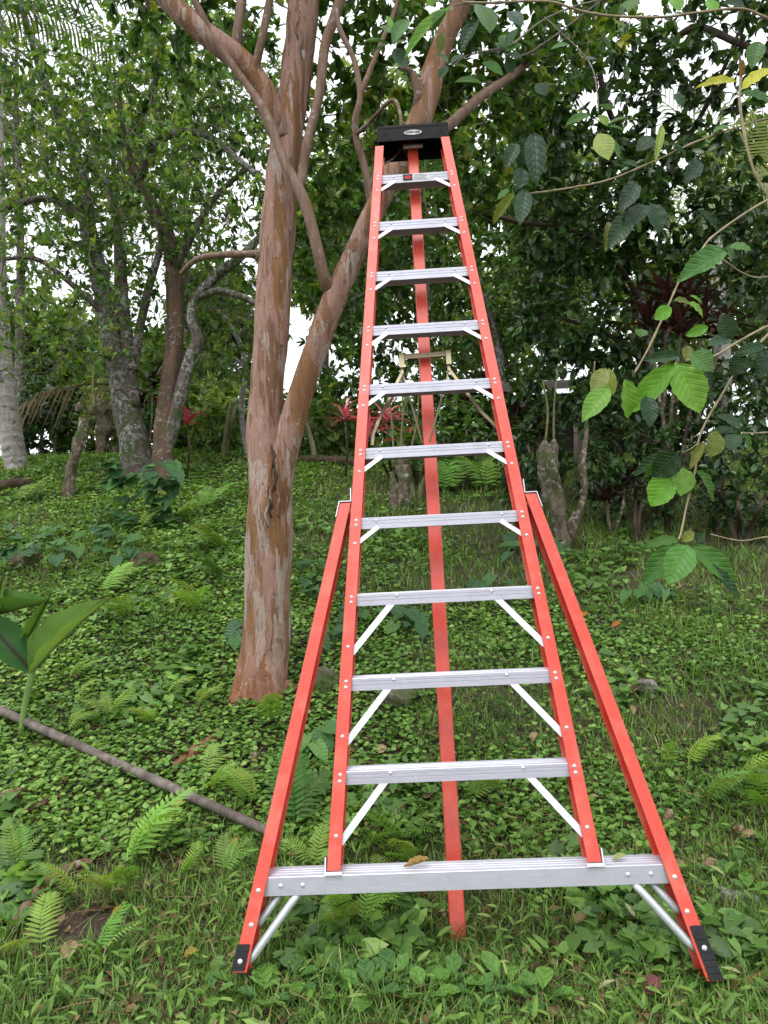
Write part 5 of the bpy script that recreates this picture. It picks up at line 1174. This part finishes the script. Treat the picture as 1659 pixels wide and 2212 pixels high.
def rock(label, px, py, w_, h_, d_, mat, seed, sink=.35):
    g = G(px, py); V, Fc = [], []; nu, nv = 14, 9; r_ = random.Random(seed)
    pl = [(Vector((r_.gauss(0, 1), r_.gauss(0, 1), r_.gauss(0, .8))).normalized(), r_.uniform(.6, .85)) for _ in range(9)]
    for j in range(nv + 1):
        th = math.pi * j / nv
        for i in range(nu):
            a = 2 * math.pi * i / nu; n_ = Vector((math.sin(th) * math.cos(a), math.sin(th) * math.sin(a), math.cos(th))); k = 1.0
            for q, dd in pl:                                  # flat facets
                c_ = n_.dot(q)
                if c_ > 0: k = min(k, dd / c_)
            k *= 1 + .06 * mnoise.noise(n_ * 3 + Vector((seed, 0, 0)))
            V.append((n_.x * w_ / 2 * k, n_.y * d_ / 2 * k, n_.z * h_ / 2 * k))
    for j in range(nv):
        for i in range(nu): Fc.append((j * nu + i, (j + 1) * nu + i, (j + 1) * nu + (i + 1) % nu, j * nu + (i + 1) % nu))
    mb = MB(); mb.add(V, Fc); o = mb.build('stone', mat, None, False); o.location = g + Vector((0, 0, h_ * (.5 - sink))); o.rotation_euler = (0, 0, r_.uniform(-.4, .4))
    tag(o, label, 'stone', 'stones in the ground cover'); return o
rock('mossy round stone right of the trunk foot', 703, 1492, .16, .17, .14, m_rock_moss, 1, .16)
rock('mossy earth-covered stone left of the pole below the ninth step', 868, 1520, .24, .15, .2, m_rock_moss, 2, .3)
rock('flat grey stone in the grass right of the right flared leg', 1393, 1492, .16, .10, .13, m_rock, 3, .3)
rock('angular tan stone near the right edge', 1532, 1878, .085, .06, .06, m_rock_tan, 4, .25)
rock('small pinkish stone touching the right flared leg', 1468, 1876, .06, .05, .05, m_rock_tan, 5, .25)
rock('brown pointed stone right of the flared leg', 1446, 1772, .07, .06, .05, m_rock_tan, 6, .2)
rock('pale small stone near the right edge', 1598, 1795, .05, .035, .05, m_rock_tan, 7, .25)
rock('dark stone under the base bar behind the fern', 1010, 1690, .13, .08, .1, m_rock_moss, 8, .4)
rock('reddish earth mound under the ferns on the left slope', 312, 1222, .32, .2, .25, m_mound, 9, .36)
rock('dark mound under the arrowhead leaves at the left edge', 60, 1220, .4, .2, .25, m_mound, 10, .4)
rock('dark stone beside the lower left knee brace', 815, 1715, .16, .12, .12, m_rock_moss, 12, .35)
rock('grey stone peeking over the base bar left of the pole', 862, 1880, .06, .05, .05, m_rock, 13, .3)
rock('stone shaded by grass below the right rubber boot', 1480, 2090, .09, .035, .07, m_rock_tan, 14, .4)

# fallen leaves one can pick out
def fallen(px, py, L, wd, a, col, label):
    g = G(px, py); d = Vector((math.cos(a), math.sin(a), .15)); h_ = .03
    o = bpy.data.objects.new('fallen_leaf', DEAD[int(rng.integers(2))]); C.objects.link(o)
    o.matrix_basis = frame(g + Vector((0, 0, h_)) - d * L / 2, g + Vector((0, 0, h_ + .01)) + d * L / 2, (rng.normal(0, .25), -.5, 1), wd); o.color = (*col, 1)
    tag(o, label, 'leaf', 'fallen leaves'); return o
YB, TN, OR, RB = (.38, .29, .07), (.40, .29, .17), (.45, .17, .04), (.20, .08, .045)
for a in [(381, 1758, .075, .05, 1.6, YB, 'mottled yellow leaf hanging under the bamboo pole'), (507, 1842, .05, .03, .6, YB, 'mottled yellow leaf just left of the left flared leg'), (826, 1636, .05, .05, .3, TN, 'tan curled leaf right of the left rail above the tenth step'), (1366, 1508, .09, .06, .5, TN, 'tan leaf lying below the flat grey stone'),
          (1367, 1552, .07, .03, 1.4, TN, 'narrow tan leaf two stones down the slope on the right'), (1260, 1345, .09, .05, .4, OR, 'orange-yellow leaf against the right flared leg'), (1332, 1363, .07, .04, .1, OR, 'small orange leaf in the grass right of the right leg'), (255, 1995, .05, .03, .1, OR, 'orange leaf on the bare soil patch'), (232, 2035, .055, .03, -.6, RB, 'brown leaf at the lower edge of the soil patch'),
          (150, 2080, .06, .05, .9, TN, 'pale tan leaf below the bare soil patch'), (415, 2090, .07, .03, -.3, YB, 'pale yellow leaf left of the left rubber boot'), (1058, 1720, .06, .04, .7, TN, 'tan leaf inside the ladder near the right rail'), (1155, 1610, .06, .04, 1.1, TN, 'pale leaf right of the pole beside the right rail'), (1588, 2070, .05, .045, .7, OR, 'orange-brown leaf right of the right rubber boot'), (1255, 2010, .05, .03, .2, TN, 'small tan leaf under the right end of the base bar'),
          (1410, 2160, .06, .05, .4, (.18, .07, .07), 'maroon leaf lying at the bottom right'), (640, 1580, .05, .03, 1.5, RB, 'dark brown leaf between trunk foot and flared leg'), (925, 1735, .05, .045, .8, (.22, .16, .10), 'brown dry leaf left of the red pole above the base bar'), (1350, 1602, .05, .03, .4, TN, 'dry leaf on the slope below the narrow tan leaf'), (1620, 1825, .06, .035, -.4, TN, 'tan leaf near the right edge by the pale stone'), (700, 1405, .07, .04, .2, RB, 'brown curled leaf above the mossy round stone'), (410, 1320, .07, .03, .4, (.5, .36, .06), 'yellow leaf in the creeper left of the trunk')]:
    fallen(*a)
# leaf left lying on the base bar and on a step
for (s, x, h_, col, lb, L) in ((0.0, -.145, .012, (.42, .28, .10), 'dry tan leaf lying on the base bar right of the left rail', .085), (0.0, .49, .012, (.34, .40, .16), 'pale green leaf lying on the base bar near the right rail', .045)):
    o = bpy.data.objects.new('fallen_leaf', DEAD[0]); C.objects.link(o); c0 = Ml @ (Vector((x, TK + .0005, s)) + HB * .028 + HZ * .006)
    o.matrix_basis = frame(c0 - LU * L / 2, c0 + LU * L / 2 + Vector((0, .01, .0)), (0, -.3, 1), .022); o.color = (*col, 1); tag(o, lb, 'leaf', 'fallen leaves')

# ------------------------------------------------------------------ ground cover nobody could count
def soil_patch(x, y):
    return (((x - SPc.x) / .19) ** 2 + ((y - SPc.y) / .13) ** 2)
SPc = G(165, 2010)
def field(n, y0, y1, power, seed):
    """random ground points, denser near the viewer"""
    r_ = np.random.default_rng(seed); u = r_.random(n); k = 1 - power
    y = (y0 ** k + u * (y1 ** k - y0 ** k)) ** (1 / k); x = (r_.random(n) * 2 - 1) * (.62 * y + .85) + .05
    return x, y, r_
def gridded(fn, step):
    """bilinear lookup in a grid of fn(x, y)"""
    gx = np.arange(-9.6, 9.7, step); gy = np.arange(1.3, 13.6, step); A = np.array([[fn(a, b_) for a in gx] for b_ in gy])
    def look(x, y):
        u = np.clip((x - gx[0]) / step, 0, len(gx) - 1.001); v = np.clip((y - gy[0]) / step, 0, len(gy) - 1.001); i = u.astype(int); j = v.astype(int); u = u - i; v = v - j
        return A[j, i] * (1 - u) * (1 - v) + A[j, i + 1] * u * (1 - v) + A[j + 1, i] * (1 - u) * v + A[j + 1, i + 1] * u * v
    return look
heights = gridded(gh, .06)
_vn = {}
def vnoise(x, y, f, o=0):
    if (f, o) not in _vn: _vn[(f, o)] = gridded(lambda a, b_: mnoise.noise((a * f + o, b_ * f, 1.5)), .1)
    return _vn[(f, o)](x, y)

def creeper_mask(x, y):
    """1 where the round-leaved creeper wins over the grass"""
    m = .35 + .9 * vnoise(x, y, 1.1, 5)
    m += np.where((x < .1) & (y > 2.95), .55, 0) + np.where((y > 3.0) & (y < 5.2) & (x < 1.2), .25, 0) - np.where((x > .9) & (y > 2.6) & (y < 5), .12, 0) - .62 / (1 + np.exp((y - (np.where(x < .1, 3.22, 3.0)) - .35 * vnoise(x, y, 1.1, 7)) / .06))
    m -= np.where((y > 5.4) & (x > -.9), .5, 0)
    return m
# creeper
x, y, r_ = field(218000, 1.7, 12.5, .75, 5)
keep = (creeper_mask(x, y) > r_.random(len(x)) * .9) & (soil_patch(x, y) > 1 + .3 * r_.normal(size=len(x)))
x, y = x[keep], y[keep]; n = len(x); z = heights(x, y)
hgt = .006 + .042 * r_.random(n) * (1 + .6 * vnoise(x, y, 2.3))
az = r_.random(n) * 6.283; el = r_.normal(.05, .25, n)
X = np.stack([np.cos(az) * np.cos(el), np.sin(az) * np.cos(el), np.sin(el)], 1); N = np.stack([r_.normal(0, .35, n), r_.normal(-.25, .35, n), np.ones(n)], 1)
L = .026 * r_.uniform(.7, 1.35, n) * (1 + .13 * np.maximum(0, y - 3.6)) * np.where(y < 2.6, 1.15, 1)
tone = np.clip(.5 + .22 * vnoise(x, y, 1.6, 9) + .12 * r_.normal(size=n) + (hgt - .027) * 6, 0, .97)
V, T, tn = scatter(*ROUND, np.stack([x, y, z + hgt], 1), X, N, L, L * .92, tone)
o = link('creeping_ground_cover', bulk_mesh('creeping_ground_cover', V, T, tn), m_cover); tag(o, 'low round-leaved creeper carpeting the slope', 'ground cover', None, 'stuff')
# grass
x, y, r_ = field(160000, 1.6, 13, 1.08, 8)
m = creeper_mask(x, y)
keep = ((1.32 - m) > r_.random(len(x))) & (soil_patch(x, y) > 1 + .3 * r_.normal(size=len(x)))
x, y = x[keep], y[keep]
for fx, fy in ((-.50, 2.19), (.87, 2.13), (pole_foot.x, pole_foot.y)):              # taller blades crowd the ladder's feet
    x = np.concatenate([x, fx + r_.normal(0, .06, 170)]); y = np.concatenate([y, fy + r_.normal(-.01, .045, 170)])
n = len(x); z = heights(x, y)
az = r_.random(n) * 6.283; el = r_.normal(.75, .35, n)
X = np.stack([np.cos(az) * np.cos(el), np.sin(az) * np.cos(el), np.abs(np.sin(el)) + .1], 1); N = np.stack([-np.cos(az) * .6, -np.sin(az) * .6, np.ones(n)], 1)
L = .062 * r_.uniform(.35, 1.7, n) * (1 + .10 * np.maximum(0, y - 3)) * (1 + .5 * vnoise(x, y, 1.7, 2)); W = .0044 * r_.uniform(.6, 1.5, n) * (1 + .22 * np.maximum(0, y - 3))
tone = np.clip(.48 + .2 * vnoise(x, y, 1.3, 3) + .13 * r_.normal(size=n), 0, .93); tone[r_.random(n) < .035] = 1.0
V, T, tn = scatter(*BLADE, np.stack([x, y, z - .003], 1), X, N, L, W, tone)
o = link('grass', bulk_mesh('grass', V, T, tn), m_grass); tag(o, 'fine short grass between the creepers', 'grass', None, 'stuff')
# broader grass-like weed leaves close to the viewer
x, y, r_ = field(5200, 1.6, 3.2, 1.6, 21)
keep = soil_patch(x, y) > 1.15
x, y = x[keep], y[keep]; n = len(x); z = heights(x, y)
az = r_.random(n) * 6.283; el = r_.normal(.35, .3, n)
X = np.stack([np.cos(az) * np.cos(el), np.sin(az) * np.cos(el), np.sin(el)], 1); N = np.stack([r_.normal(0, .3, n), r_.normal(-.2, .3, n), np.ones(n)], 1)
L = .046 * r_.uniform(.6, 1.5, n); W = L * r_.uniform(.2, .34, n); tone = np.clip(.55 + .15 * r_.normal(size=n), 0, .95)
V, T, tn = scatter(*LEAF8, np.stack([x, y, z + .01 + .05 * r_.random(n)], 1), X, N, L, W, tone)
o = link('broadleaf_ground_cover', bulk_mesh('broadleaf_ground_cover', V, T, tn), m_grass); tag(o, 'small pointed weed leaves mixed into the near grass', 'ground cover', None, 'stuff')
# larger heart-shaped leaves standing out of the creeper in patches
x, y, r_ = field(26000, 2.3, 12, .9, 44)
keep = (vnoise(x, y, 1.5, 13) > .18 + .25 * r_.random(len(x))) & (soil_patch(x, y) > 1.3)
x, y = x[keep], y[keep]; n = len(x); z = heights(x, y)
az = r_.normal(-1.57, 1.3, n); el = r_.normal(-.1, .3, n)
X = np.stack([np.cos(az) * np.cos(el), np.sin(az) * np.cos(el), np.sin(el)], 1); N = np.stack([r_.normal(0, .35, n), r_.normal(-.4, .35, n), np.ones(n)], 1)
L = .06 * r_.uniform(.6, 1.4, n) * (1 + .06 * np.maximum(0, y - 4)); tone = np.clip(.32 + .2 * r_.normal(size=n), 0, .8)
HEART = ([(0, 0, 0), (.35, 0, -.03), (1, 0, -.14), (.12, .38, .05), (.55, .30, .02), (-.2, .25, .02), (.12, -.38, .05), (.55, -.30, .02), (-.2, -.25, .02)], [(0, 1, 3), (1, 4, 3), (1, 2, 4), (0, 3, 5), (0, 6, 1), (1, 6, 7), (1, 7, 2), (0, 8, 6)])
V, T, tn = scatter(*HEART, np.stack([x, y, z + .03 + .05 * r_.random(n)], 1), X, N, L, L * .95, tone)
o = link('heart_leaved_ground_cover', bulk_mesh('heart_leaved_ground_cover', V, T, tn), m_cover); tag(o, 'heart-shaped leaves rising out of the creeper in patches', 'ground cover', None, 'stuff')
# dry sticks
x, y, r_ = field(1500, 1.6, 8, 1.4, 55); n = len(x); z = heights(x, y); az = r_.random(n) * 6.283
X = np.stack([np.cos(az), np.sin(az), r_.normal(0, .12, n)], 1); N = np.stack([r_.normal(0, .4, n), r_.normal(0, .4, n), np.ones(n)], 1)
PRISM = ([(0, .5, 0), (0, -.5, 0), (0, 0, .02), (.5, .45, .03), (.5, -.45, .03), (.5, 0, .05), (1, .3, 0), (1, -.3, 0), (1, 0, .012)], [(0, 1, 4), (0, 4, 3), (1, 2, 5), (1, 5, 4), (2, 0, 3), (2, 3, 5), (3, 4, 7), (3, 7, 6), (4, 5, 8), (4, 8, 7), (5, 3, 6), (5, 6, 8)])
L = .09 * r_.uniform(.3, 1.5, n); V, T, tn = scatter(*PRISM, np.stack([x, y, z + .02 + .03 * r_.random(n)], 1), X, N, L, L * 0 + .004, r_.random(n))
o = link('dry_sticks', bulk_mesh('dry_sticks', V, T, tn), m_litter); tag(o, 'thin dry sticks strewn through the ground cover', 'sticks', None, 'stuff')
# leaf litter and crumbs
x, y, r_ = field(9500, 1.6, 9, 1.5, 33)
n = len(x); z = heights(x, y); az = r_.random(n) * 6.283
X = np.stack([np.cos(az), np.sin(az), r_.normal(0, .25, n)], 1); N = np.stack([r_.normal(0, .4, n), r_.normal(0, .4, n), np.ones(n)], 1)
L = .04 * r_.uniform(.3, 1.5, n) ** 1.3; W = L * r_.uniform(.15, .6, n); tone = np.clip(r_.random(n), 0, 1)
V, T, tn = scatter(*LEAF4, np.stack([x, y, z + .008 + .02 * r_.random(n)], 1), X, N, L, W, tone)
o = link('leaf_litter', bulk_mesh('leaf_litter', V, T, tn), m_litter); tag(o, 'scattered dry leaf litter and bits of bark', 'litter', None, 'stuff')
